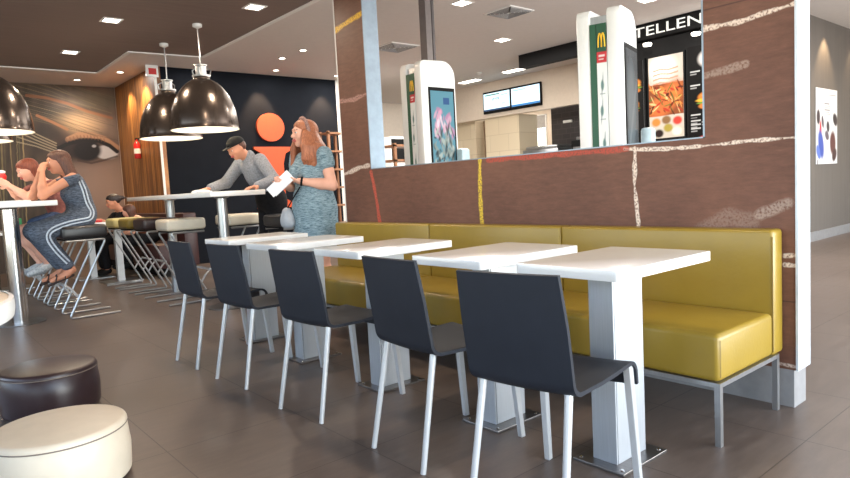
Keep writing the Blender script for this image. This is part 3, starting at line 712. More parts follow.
def make_kiosk(loc, rz, lab, scr):
    t = thing('ordering_kiosk', lab, 'ordering kiosk', loc, rz, 'double-sided ordering kiosks')
    W, H = .40, 2.08
    def slab(y0, y1):
        r = .09; poly = [(0, .02), (W, .02)]+[(p[0], p[1]) for p in arc(W-r*1.6, H-r*1.4, r*1.5, 0, 90, 6)]+[(p[0], p[1]) for p in arc(.05, H-.05, .05, 90, 180, 4)]
        return MB().prism(poly, 'y', y0, y1, .008)
    slab(0, .085).build('front_panel', M['white_gloss'], t); slab(.19, .275).build('rear_panel', M['white_gloss'], t)
    MB().box(.02, W-.02, .085, .19, .02, H-.05).build('core', M['steel'], t, smooth=False)
    MB().box(-.003, .02, .150, .19, .05, H-.10).build('green_side_strip', M['green'], t, smooth=False)
    art('info_strip', (-.004, .148, .4), (0, -.062, 0), (0, 0, H-.50), 24, 260, side_fn, picture_mat('kiosk_info_print'), t, .02)
    # golden arches as two flat hoops
    for k in (-1, 1):
        g = MB(); pts = [(-.0065, .116+k*(-.010)+.0105*math.cos(a), 1.835+.085*math.sin(a)) for a in np.linspace(0, PI, 14)]; g.tube(pts, .0042, 6); g.build('arch_emblem', M['yellow'], t)
    MB().box(.075, W-.03, -.006, 0, 1.0, 1.86).build('screen_bezel', M['black'], t, smooth=False)
    art('display', (.092, -.008, 1.03), (W-.14, 0, 0), (0, 0, .80), 60, 140, scr, picture_mat('kiosk_picture_%d' % int(loc[1]*10),   .14 if scr is kiosk_screen else .12, .15), t, .003)
    p = MB().box(W-.12, W+.0, -.09, -.006, 1.16, 1.2, .008).box(W-.06, W+.04, -.10, -.02, 1.19, 1.34, .02); p.build('payment_terminal', simple('pale_blue_terminal', (184, 206, 214), .3), t)
    MB().box(-.03, W+.03, -.05, .325, 0, .02, .004).build('base_plate', M['steel'], t)
    return t
make_kiosk((.59, 4.075, 0), 0, 'white double-sided ordering kiosk with lit pink and blue screen, before the steel post', kiosk_screen)
make_kiosk((.635, 2.225, 0), math.radians(17), 'white double-sided ordering kiosk with dim grey screen, beside the menu boards', kiosk_screen_dim)
# ---------------------------------------------------------------- dining chairs
def make_chair():
    t = thing('dining_chair', '', 'chair')
    prof = [(-.226, .772), (-.214, .70), (-.200, .62), (-.187, .54), (-.178, .48)]+arc(-.130, .468, .046, 186, 262, 7)+[(-.09, .421), (0, .418), (.1, .420), (.18, .424)]+arc(.208, .380, .045, 85, 0, 7)+[(.256, .346)]
    # smooth shell with a slightly dished back
    m = MB(); ny = 12; th = .013; n = len(prof); grid = []
    for i, p in enumerate(prof):
        a = prof[max(i-1, 0)]; b = prof[min(i+1, n-1)]; d = Vector((b[0]-a[0], b[1]-a[1])).normalized(); nn = Vector((-d.y, d.x))
        row = []
        half = .180 if i > 1 else .180-.004*(2-i)
        for s in (1, -1):
            for k in range(ny+1) if s == 1 else range(ny, -1, -1):
                y = -half+2*half*k/ny; dish = .010*(1-(y/half)**2)
                back = 1 if p[1] > .5 else 0
                row.append(m.bm.verts.new((p[0]+nn.x*th/2*s-(dish if back else 0), y, p[1]+nn.y*th/2*s-(0 if back else dish*.6))))
        grid.append(row)
    L = len(grid[0])
    for a, b in zip(grid, grid[1:]):
        for k in range(L): m.bm.faces.new((a[k], a[(k+1) % L], b[(k+1) % L], b[k]))
    m.bm.faces.new(grid[0][::-1]); m.bm.faces.new(grid[-1])
    o = m.build('seat_shell', M['shell'], t, angle=50)
    for s in (-1, 1):
        MB().tube([(-.150, s*.148, .420), (-.234, s*.162, .0)], [.0125, .0105], 16).build('leg', M['leg'], t)
        q = MB(); bm = bmesh.new(); h = .0125
        top = [(.215, s*.155), (.258, s*.166)]
        v = []
        for (cx, cy, cz, hx, hy) in ((.226, s*.160, .415, .015, .012), (.264, s*.171, 0, .012, .011)):
            v.append([bm.verts.new((cx+dx*hx, cy+dy*hy, cz)) for dx, dy in ((-1, -1), (1, -1), (1, 1), (-1, 1))])
        for k in range(4): bm.faces.new((v[0][k], v[0][(k+1) % 4], v[1][(k+1) % 4], v[1][k]))
        bm.faces.new(v[0][::-1]); bm.faces.new(v[1]); bmesh.ops.bevel(bm, geom=bm.edges[:], offset=.002, segments=1, affect='EDGES')
        q.add(bm); q.build('leg', M['leg'], t)
    return t
ch = make_chair()
CH = [(1.263, 8.9, 'dark grey shell chair in the foreground, largest, at the nearest small table'),
      (1.868, -2.7, 'dark grey shell chair second in the row, at the second nearest small table'),
      (2.618, 5.9, 'dark grey shell chair, middle one of the row of five'),
      (3.361, 5.1, 'dark grey shell chair, fourth in the row counted from the nearest'),
      (3.962, 1.4, 'dark grey shell chair at the far end of the row, leftmost in the picture')]
for i, (y, a, lab) in enumerate(CH): place(ch, i == 0, ((-1.337, -1.264, -1.28, -1.291, -1.313)[i], y, 0), math.radians(a), lab, 'dark shell chairs facing the olive bench')

# ---------------------------------------------------------------- small tables
def make_table():
    t = thing('dining_table', '', 'table')
    rc = []
    for cx, cy, a0 in ((.285, .195, 0), (-.285, .195, 90), (-.285, -.195, 180), (.285, -.195, 270)): rc += arc(cx, cy, .015, a0, a0+90, 4)
    MB().prism(rc, 'z', .7045, .74, .002).build('tabletop', M['top'], t, angle=40)
    c = MB().box(-.086, .0925, -.05, .05, .01, .70, .002); c.build('column', M['column'], t, smooth=False)
    MB().box(-.0895, -.086, -.044, .044, .01, .70).build('column_gap', M['black'], t, smooth=False)
    MB().box(-.0965, -.0895, -.05, .05, .01, .70, .0015).build('column_face', M['column'], t, smooth=False)
    MB().box(-.15, .15, -.12, .12, .69, .7045).build('top_bracket', M['steel'], t, smooth=False)
    b = MB().box(-.144, .144, -.106, .106, 0, .010, .002).build('base_plate', M['plate'], t, smooth=False)
    s = MB()
    for x in (-.12, .12):
        for y in (-.085, .085):
            MB().lathe([(0, .0135), (.006, .013), (.008, .0101)], (x, y, 0), 12).build('screw', M['chrome'], b)
    return t
tb = make_table()
for i, (x, y, lab) in enumerate([(-1.2035, 1.0898, 'small white table at the right end of the row, nearest the camera'), (-1.212, 1.6683, 'small white table second nearest, its corner behind the nearest table'),
                                 (-1.2285, 2.4532, 'small white table in the middle of the row'), (-1.2245, 3.2719, 'small white table second from the far end of the row'),
                                 (-1.19, 4.0213, 'small white table at the far end of the row, by the woman in blue')]):
    place(tb, i == 0, (x+.3, y+.209, 0), 0, lab, 'small white tables along the bench')

# ---------------------------------------------------------------- olive bench
def bench():
    t = thing('bench', 'long olive leatherette bench with steel legs against the brown partition', 'bench', (-.3, 1.068, 0))
    ys = [0, 1.087, 2.189, 3.367]
    for a, b in zip(ys, ys[1:]):
        MB().box(.192, .297, a+.0015, b-.0015, .243, .774, .016, 4).build('backrest', M['olive'], t, angle=60)
        # seat cushion with a soft crown
        bm = bmesh.new(); bmesh.ops.create_cube(bm, size=1)
        for v in bm.verts: v.co = Vector((-.055+v.co.x*.49, (a+b)/2+v.co.y*(b-a-.003), .336+v.co.z*.182))
        bmesh.ops.bevel(bm, geom=bm.edges[:], offset=.022, segments=4, profile=.5, affect='EDGES')
        for v in bm.verts:
            if v.co.z > .40: v.co.z += .006*math.sin(PI*min(max((v.co.y-a)/(b-a), 0), 1))-.012*(-.055-v.co.x+.245)/.49*0
        MB().add(bm).build('seat_cushion', M['olive'], t, angle=60)
    for z, x in ((.425, -.298), (.745, .190)):
        pass
    MB().tube([(-.285, .004, .405), (-.285, .004, .262)], .003, 6).tube([(.192, .003, .745), (.192, .003, .26)], .0028, 6).build('piping', M['seam'], t)
    f = MB().box(-.298, -.276, 0, 3.367, .226, .243).box(.225, .247, 0, 3.367, .226, .243)
    for y in ys: f.box(-.276, .225, max(0, y-.022), max(0, y-.022)+.022, .226, .243)
    f.build('frame', M['steel'], t, smooth=False)
    for y in ys:
        yy = max(0, y-.022)
        for x in (-.298, .225): MB().box(x, x+.022, yy, yy+.022, 0, .226).build('leg', M['steel'], t, smooth=False)
bench()

# ---------------------------------------------------------------- bar tables and stools
def bar_table(x0, x1, y0, y1, poles, r, lab):
    t = thing('bar_table', lab, 'bar table', ((x0+x1)/2, (y0+y1)/2, 0), 0, 'high white bar tables'); hx, hy = (x1-x0)/2, (y1-y0)/2
    MB().box(-hx, hx, -hy, hy, 1.035, 1.08, .005).build('tabletop', M['top'], t, angle=30)
    for (px, py) in poles:
        p = MB().lathe([(0, .012), (r, .012), (r, 1.02), (r*1.6, 1.03), (0, 1.03)], (px-(x0+x1)/2, py-(y0+y1)/2, 0), 40).build('pole', M['chrome'] if r > .055 else M['steel'], t)
        MB().lathe([(0, 0), (.2, 0), (.2, .008), (r+.01, .014), (0, .014)], (px-(x0+x1)/2, py-(y0+y1)/2, 0), 48).build('floor_plate', M['plate'], t)
bar_table(-.78, -.27, 5.3, 7.75, [(-.5, 5.74), (-.5, 7.17)], .047, 'high white bar table in the middle being wiped by the man in the cap')
bar_table(-2.36, -1.76, 6.2, 8.85, [(-2.06, 6.66), (-2.06, 8.4)], .066, 'high white bar table at the left edge where two women sit')
def make_stool(seatmat, name='bar_stool'):
    t = thing(name, '', 'bar stool')
    MB().box(-.19, .19, -.19, .19, .725, .84, .03, 4).build('seat', seatmat, t, angle=60)
    MB().box(-.17, .17, -.17, .17, .712, .725).build('seat_plate', M['black'], t, smooth=False)
    for s in (-1, 1):
        y = s*.182
        MB().tube(round_path([(-.235, y, .011), (.19, y, .011), (-.165, y, .705), (.165, y, .705)], .035), .0105, 10).build('side_frame', M['steel'], t)
        MB().tube(round_path([(.10, y*.93, .19), (.15, y*.93, .27), (.20, y*.93, .315)], .05), .010, 8).build('bracket', M['leg'], t)
    MB().tube([(.20, -.178, .315), (.20, .178, .315)], .012, 10).build('footrest', M['leg'], t)
    return t
ST = {}
def stool(kind, x, y, rz, lab):
    first = kind not in ST
    if first: ST[kind] = make_stool(M[kind])
    return place(ST[kind], first, (x, y, 0), rz, lab, 'square-seated bar stools')
stool('black_seat', -1.53, 6.57, PI, 'black padded bar stool under the woman in the striped blue-grey jumpsuit')
stool('black_seat', -1.53, 7.29, PI, 'black padded bar stool under the woman in pink with red hair')
stool('black_seat', -1.53, 7.86, PI, 'black bar stool in the left row, just beyond the two women')
stool('black_seat', -1.53, 8.46, PI, 'black bar stool at the far end of the left row')
stool('cream', -.655, 6.44, 0, 'cream padded bar stool, nearest in the middle row')
stool('brown', -.655, 7.20, 0, 'dark brown padded bar stool between the cream and the moss ones')
stool('olive_seat', -.655, 7.78, 0, 'moss green padded bar stool in the middle row')
stool('pale_seat', -.655, 8.34, 0, 'pale yellow padded bar stool at the left end of the middle row')
stool('cream', .02, 6.58, PI, 'cream bar stool on the far side of the middle table, left of the man')
stool('black_seat', .06, 5.50, PI, 'black bar stool with steel frame between the man and the woman in blue')

# ---------------------------------------------------------------- poufs and the round table
M['seam_dark'] = simple('grey_brown_piping', (120, 108, 98), .5)
def pouf(x, y, r, h, mat, lab):
    t = thing('pouf', lab, 'pouf', (x, y, 0), 0, 'low round poufs'); b = .018
    MB().lathe([(0, .012), (r-b-.01, .012)]+[(r-b+b*math.sin(a), .012+b-b*math.cos(a)) for a in np.linspace(0, PI/2, 5)]+[(r+.004, h*.5)]+[(r-.004+.004*0, h-.034), (r-.007, h-.03)], seg=72).build('side', mat, t, angle=50)
    MB().lathe([(r-.008, h-.030), (r-.003, h-.027)]+[(r-.022+.019*math.cos(a), h-.024+.019*math.sin(a)) for a in np.linspace(.2, PI/2, 6)]+[(r*.6, h+.002), (0, h+.004)], seg=72).build('cushion_top', mat, t, angle=60)
    MB().tube([((r-.004)*math.cos(a), (r-.004)*math.sin(a), h-.029) for a in np.linspace(0, 2*PI, 72, endpoint=False)], .0028, 6, closed=True).build('piping', M['seam_dark'], t)
    MB().lathe([(0, 0), (r*.8, 0), (r*.8, .014), (0, .014)], seg=48).build('base', M['black'], t)
pouf(-2.335, 3.655, .222, .235, M['brown'], 'low round dark brown leatherette pouf at the left')
pouf(-2.475, 2.64, .232, .232, M['cream'], 'low round cream leatherette pouf in the bottom left corner')
t = thing('round_table', 'round pale table with a thick white edge cut by the left frame edge', 'table', (-3.285, 2.56, 0))
R = .70
MB().lathe([(0, .74), (R-.015, .74), (R-.012, .738), (R-.012, .735), (0, .735)], seg=96).build('tabletop', simple('pale_wood_laminate', (222, 204, 176), .3, scale=(1, 12, 1)), t)
MB().lathe([(R-.014, .742), (R, .738), (R+.002, .71), (R-.003, .682), (R-.03, .678), (0, .678)], seg=96).build('edge', M['white_gloss'], t, angle=50)
MB().lathe([(.05, .01), (.05, .66)], seg=32).build('pedestal', M['steel'], t); MB().lathe([(0, 0), (.28, 0), (.28, .01), (.06, .02), (0, .02)], seg=48).build('floor_plate', M['plate'], t)

# ---------------------------------------------------------------- far corner
t = thing('banquette', 'dark burgundy upholstered bench along the veneer wall', 'bench', (.1, 9.6, 0))
MB().box(-.3, .05, -.95, 2.2, .12, .44, .02).build('seat', M['ebony'], t); MB().box(.05, .235, -.95, 2.2, .12, .84, .02).build('backrest', M['ebony'], t); MB().box(-.22, .2, -.9, 2.15, 0, .12).build('plinth', M['black'], t)
def low_table(x, y, hx, hy, lab):
    t = thing('low_table', lab, 'table', (x, y, 0), 0, 'far square white tables')
    MB().box(-hx, hx, -hy, hy, .70, .74, .004).build('tabletop', M['top'], t); MB().box(-.04, .04, -.04, .04, .012, .70).build('column', M['leg'], t, smooth=False); MB().box(-.22, .22, -.2, .2, 0, .012).build('base_plate', M['steel'], t, smooth=False)
low_table(-.62, 8.92, .25, .24, 'far white table behind the pale yellow bar stool')
low_table(-.76, 9.75, .28, .3, 'far white table where the dark-haired woman sits')
low_table(-1.75, 9.6, .35, .35, 'far white table behind the two women at the bar table')
def carton(name, x, y, z, s, mat, lab, cat):
    o = MB().box(-s[0]/2, s[0]/2, -s[1]/2, s[1]/2, 0, s[2], .004).build(name, mat, loc=(x, y, z)); tag(o, lab, cat)
carton('drink_carton', -1.66, 9.35, .74, (.1, .08, .16), simple('bright_green', (40, 140, 80), .4), 'small green carton on the far table between the women', 'carton')
t = thing('meal_box', 'open white and red meal box on the far table', 'food box', (-.70, 9.56, .74)); MB().box(-.09, .09, -.08, .08, 0, .035, .004).build('tray', M['paper'], t); MB().box(-.05, .06, -.05, .05, .035, .07, .01).build('contents', M['red'], t)
t = thing('food_wrapper', 'crumpled white wrapper on the far table beside the meal box', 'wrapper', (-.80, 9.90, .74)); MB().lathe([(0, 0), (.07, 0), (.085, .03), (.05, .06), (.06, .10), (0, .11)], seg=9).build('paper', M['paper'], t, smooth=False)
t = thing('serving_tray', 'flat pale tray with paper on the left bar table', 'tray', (-2.06, 6.62, 1.08)); MB().box(-.14, .14, -.2, .2, 0, .012, .004).build('tray', M['white_gloss'], t); MB().box(-.11, .11, -.16, .16, .012, .014).build('liner', M['paper'], t)
# ---------------------------------------------------------------- people: smooth distance-field bodies turned into one mesh each
def V3(*a): return np.array(a[0] if len(a) == 1 else a, float)
def nrm(v): v = np.array(v, float); return v/(np.linalg.norm(v)+1e-12)
class SDF:
    def __init__(s): s.P = []
    def cap(s, a, b, ra, rb=None, k=.02): s.P.append(('c', V3(a), V3(b), ra, ra if rb is None else rb, k)); return s
    def chain(s, pts, rs, k=.02):
        for a, b, ra, rb in zip(pts, pts[1:], rs, rs[1:]): s.cap(a, b, ra, rb, k)
        return s
    def ell(s, c, r, R=None, k=.02): s.P.append(('e', V3(c), V3(r), np.eye(3) if R is None else np.array(R, float), 0, k)); return s
    def mesh(s, res, inflate=0., clips=(), origin=(0, 0, 0), cuts=None):
        lo = np.full(3, 9e9); hi = -lo
        for p in s.P:
            if p[0] == 'c':
                for q, r in ((p[1], p[3]), (p[2], p[4])): lo = np.minimum(lo, q-r); hi = np.maximum(hi, q+r)
            else: r = p[2].max(); lo = np.minimum(lo, p[1]-r); hi = np.maximum(hi, p[1]+r)
        pad = inflate+4*res+.01; lo -= pad; hi += pad
        n = np.ceil((hi-lo)/res).astype(int)+1
        ax = [lo[i]+res*np.arange(n[i]) for i in range(3)]
        D = np.full(n, .25)
        for p in s.P:
            if p[0] == 'c': bl = np.minimum(p[1]-p[3], p[2]-p[4]); bh = np.maximum(p[1]+p[3], p[2]+p[4])
            else: bl = p[1]-p[2].max(); bh = p[1]+p[2].max()
            m = inflate+p[5]+.03; i0 = np.clip(((bl-m-lo)/res).astype(int), 0, n-1); i1 = np.clip(((bh+m-lo)/res).astype(int)+2, 1, n)
            X = ax[0][i0[0]:i1[0]][:, None, None]; Y = ax[1][i0[1]:i1[1]][None, :, None]; Z = ax[2][i0[2]:i1[2]][None, None, :]
            if p[0] == 'c':
                a, b = p[1], p[2]; d = b-a; L = d@d+1e-12; px, py, pz = X-a[0], Y-a[1], Z-a[2]
                t = np.clip((px*d[0]+py*d[1]+pz*d[2])/L, 0, 1)
                q = np.sqrt((px-t*d[0])**2+(py-t*d[1])**2+(pz-t*d[2])**2)-(p[3]+(p[4]-p[3])*t)
            else:
                px, py, pz = X-p[1][0], Y-p[1][1], Z-p[1][2]; R = p[3]; r = p[2]
                u = [px*R[0][j]+py*R[1][j]+pz*R[2][j] for j in range(3)]
                k0 = np.sqrt(sum((u[j]/r[j])**2 for j in range(3)))+1e-9; k1 = np.sqrt(sum((u[j]/r[j]**2)**2 for j in range(3)))+1e-9; q = k0*(k0-1)/k1
            S = D[i0[0]:i1[0], i0[1]:i1[1], i0[2]:i1[2]]; k = p[5]
            h = np.maximum(k-np.abs(S-q), 0)/k; D[i0[0]:i1[0], i0[1]:i1[1], i0[2]:i1[2]] = np.minimum(S, q)-h*h*k*.25
        D -= inflate
        for pt, nn in clips:
            nn = nrm(nn); D = np.maximum(D, (ax[0][:, None, None]-pt[0])*nn[0]+(ax[1][None, :, None]-pt[1])*nn[1]+(ax[2][None, None, :]-pt[2])*nn[2])
        if cuts is not None: D = np.maximum(D, -cuts(ax))
        return surface_nets(D, lo-np.array(origin), res)
def surface_nets(D, lo, res):
    n = D.shape; I = D < 0
    c = [(i, j, k) for i in (0, 1) for j in (0, 1) for k in (0, 1)]
    sl = lambda A, o: A[o[0]:n[0]-1+o[0], o[1]:n[1]-1+o[1], o[2]:n[2]-1+o[2]]
    cnt = sum(sl(I, o).astype(np.int8) for o in c); act = (cnt > 0)&(cnt < 8); idx = np.full(act.shape, -1, np.int64); ii = np.argwhere(act); idx[act] = np.arange(len(ii))
    pos = np.zeros((len(ii), 3)); w = np.zeros(len(ii)); vals = {o: sl(D, o)[act] for o in c}
    for a in c:
        for d in range(3):
            if a[d]: continue
            b = tuple(a[q]+(q == d) for q in range(3)); va, vb = vals[a], vals[b]; cr = (va < 0) != (vb < 0)
            t = np.where(cr, va/(va-vb+1e-12*(va == vb)), 0); p = np.tile(np.array(a, float), (len(ii), 1)); p[:, d] += t
            pos += p*cr[:, None]; w += cr
    verts = (pos/np.maximum(w, 1)[:, None]+ii)*res+lo
    faces = []
    for d in range(3):
        e1, e2 = (d+1) % 3, (d+2) % 3; s0 = [slice(None)]*3; s1 = [slice(None)]*3; s0[d] = slice(0, n[d]-1); s1[d] = slice(1, n[d])
        A, B = I[tuple(s0)], I[tuple(s1)]; cr = np.argwhere(A != B); ok = (cr[:, e1] > 0)&(cr[:, e2] > 0)&(cr[:, e1] < n[e1]-1)&(cr[:, e2] < n[e2]-1); cr = cr[ok]
        inside = A[tuple(cr.T)]; q = []
        for o1, o2 in ((0, 0), (1, 0), (1, 1), (0, 1)):
            g = cr.copy(); g[:, e1] -= o1; g[:, e2] -= o2; q.append(idx[tuple(g.T)])
        q = np.array(q).T; q[~inside] = q[~inside][:, ::-1]; faces.append(q)
    return verts, np.concatenate(faces)
def obj_from(name, vf, mat, parent):
    v, f = vf; f = f[(f >= 0).all(1)]
    me = bpy.data.meshes.new(name); me.vertices.add(len(v)); me.vertices.foreach_set('co', v.astype(np.float32).ravel())
    me.loops.add(len(f)*4); me.loops.foreach_set('vertex_index', f.astype(np.int32).ravel()); me.polygons.add(len(f))
    me.polygons.foreach_set('loop_start', np.arange(0, len(f)*4, 4, dtype=np.int32)); me.polygons.foreach_set('loop_total', np.full(len(f), 4, np.int32))
    me.update(calc_edges=True); me.shade_smooth(); me.materials.append(mat); o = bpy.data.objects.new(name, me); COL.objects.link(o); o.parent = parent; return o
def frame(fw, up):
    up = nrm(up); r = nrm(np.cross(fw, up)); f = np.cross(up, r); return r, f, up   # right, forward, up
def Rm(fr): return np.array(fr).T       # columns right, forward, up
def hand(S, wrist, direc, palm, side, s=1., curl=.5, thumb_out=1.):
    """palm, four jointed fingers of different length and a thumb off the side of the palm; palm = palm normal"""
    d = nrm(direc); p = nrm(np.array(palm)-d*np.dot(palm, d)); a = np.cross(d, p)*side       # a: towards the thumb
    w = V3(wrist); c = w+d*.045*s
    S.ell(c, (.036*s, .048*s, .015*s), np.array([a, d, p]).T, .012)
    for k, (off, L) in enumerate(((.026, .072), (.009, .080), (-.009, .074), (-.026, .058))):
        q = w+d*.082*s+a*off*s; ang = curl*.5; dd = d*math.cos(ang)+p*math.sin(ang); q1 = q+dd*L*.45*s; ang = curl*1.25; dd = d*math.cos(ang)+p*math.sin(ang); q2 = q1+dd*L*.32*s
        ang = curl*1.8; dd = d*math.cos(ang)+p*math.sin(ang); q3 = q2+dd*L*.24*s
        S.chain([q-d*.02*s, q, q1, q2, q3], [.0095*s, .0092*s, .0085*s, .008*s, .007*s], .005)
    q = w+d*.022*s+a*.026*s; q1 = q+(d*.6+a*.7*thumb_out+p*.35)*.034*s; q2 = q1+(d*.9+a*.25*thumb_out+p*.4)*.030*s; S.chain([q, q1, q2], [.013*s, .011*s, .0085*s], .008)
def head(S, c, fw, up, s=1.):
    r, f, u = frame(fw, up); R = Rm((r, f, u)); c = V3(c)
    S.ell(c+u*.02*s-f*.008*s, (.074*s, .094*s, .088*s), R, .03); S.ell(c-u*.035*s+f*.018*s, (.056*s, .068*s, .068*s), R, .04); S.ell(c-u*.088*s+f*.060*s, (.024*s, .022*s, .018*s), R, .03)
    S.cap(c+f*.084*s+u*.012*s, c+f*.107*s-u*.022*s, .007*s, .012*s, .012); S.ell(c+f*.100*s-u*.028*s, (.016*s, .012*s, .009*s), R, .008)
    S.cap(c+f*.082*s+u*.028*s-r*.03*s, c+f*.082*s+u*.028*s+r*.03*s, .012*s, .012*s, .02)
    S.ell(c+f*.085*s-u*.056*s, (.024*s, .012*s, .010*s), R, .012)
    for q in (-1, 1): S.ell(c+r*q*.074*s-u*.012*s-f*.004*s, (.010*s, .018*s, .030*s), R, .008); S.ell(c+r*q*.035*s+f*.068*s-u*.022*s, (.022*s, .02*s, .022*s), R, .03)
    return r, f, u
def face(parent, o, c, fw, up, s=1.):
    r, f, u = frame(fw, up); c = V3(c)-V3(o); R = Rm((r, f, u))
    for q in (-1, 1):
        e = SDF().ell(c+r*q*.032*s+f*.0815*s+u*.004*s, (.0135*s, .012*s, .008*s), R); obj_from('eye', e.mesh(.0035), M['eye'], parent)
        e = SDF().ell(c+r*q*.032*s+f*.0915*s+u*.004*s, (.006*s, .004*s, .006*s), R); obj_from('iris', e.mesh(.002), M['iris'], parent)
        e = SDF().cap(c+r*q*.018*s+f*.094*s+u*.026*s, c+r*q*.048*s+f*.080*s+u*.028*s, .004*s, .0028*s); obj_from('eyebrow', e.mesh(.003), M['iris'], parent)
    e = SDF().cap(c-r*.018*s+f*.093*s-u*.056*s, c+r*.018*s+f*.093*s-u*.056*s, .0065*s, .0065*s); e.ell(c+f*.096*s-u*.056*s, (.018*s, .008*s, .009*s), R); obj_from('mouth', e.mesh(.003), M['lips'], parent)
def limb_arm(S, sh, el, wr, s=1., k=.02): S.chain([sh, el], [.050*s, .039*s], k).cap(el, V3(el)*.65+V3(wr)*.35, .038*s, .040*s, k).cap(V3(el)*.65+V3(wr)*.35, wr, .040*s, .024*s, k)
def limb_leg(S, hip, kn, an, s=1., k=.03): S.chain([hip, kn], [.085*s, .056*s], k).cap(kn, V3(kn)*.68+V3(an)*.32, .054*s, .058*s, k).cap(V3(kn)*.68+V3(an)*.32, an, .058*s, .034*s, k)
def foot(S, an, direc, s=1., down=(0, 0, -1)):
    d = nrm(direc); dn = nrm(down); a = V3(an); S.cap(a+dn*.03*s-d*.03*s, a+dn*.055*s+d*.03*s, .034*s, .030*s, .02).cap(a+dn*.055*s+d*.02*s, a+dn*.066*s+d*.15*s, .034*s, .020*s, .02)
def torso(S, pel, chest, neck, fw, lat, sw=1., hips=1., belly=1., bust=0.):
    """lat: unit vector to the figure's right"""
    pel, chest, neck = V3(pel), V3(chest), V3(neck); up = nrm(neck-pel); f = nrm(np.cross(up, lat)); R = np.array([lat, f, up]).T
    S.ell(pel+up*.03, (.165*hips, .115*hips, .12), R, .05); S.ell(pel*.5+chest*.5, (.135*belly, .105*belly, .16), R, .06); S.ell(chest, (.155*sw, .108*sw, .15), R, .06)
    S.ell(chest+(neck-chest)*.55, (.15*sw, .075*sw, .06), R, .05)
    if bust:
        for q in (-1, 1): S.ell(chest+f*.085*sw+lat*q*.065-up*.02, (.06*bust, .055*bust, .06*bust), R, .04)
    return R, f, up
REST = .0085
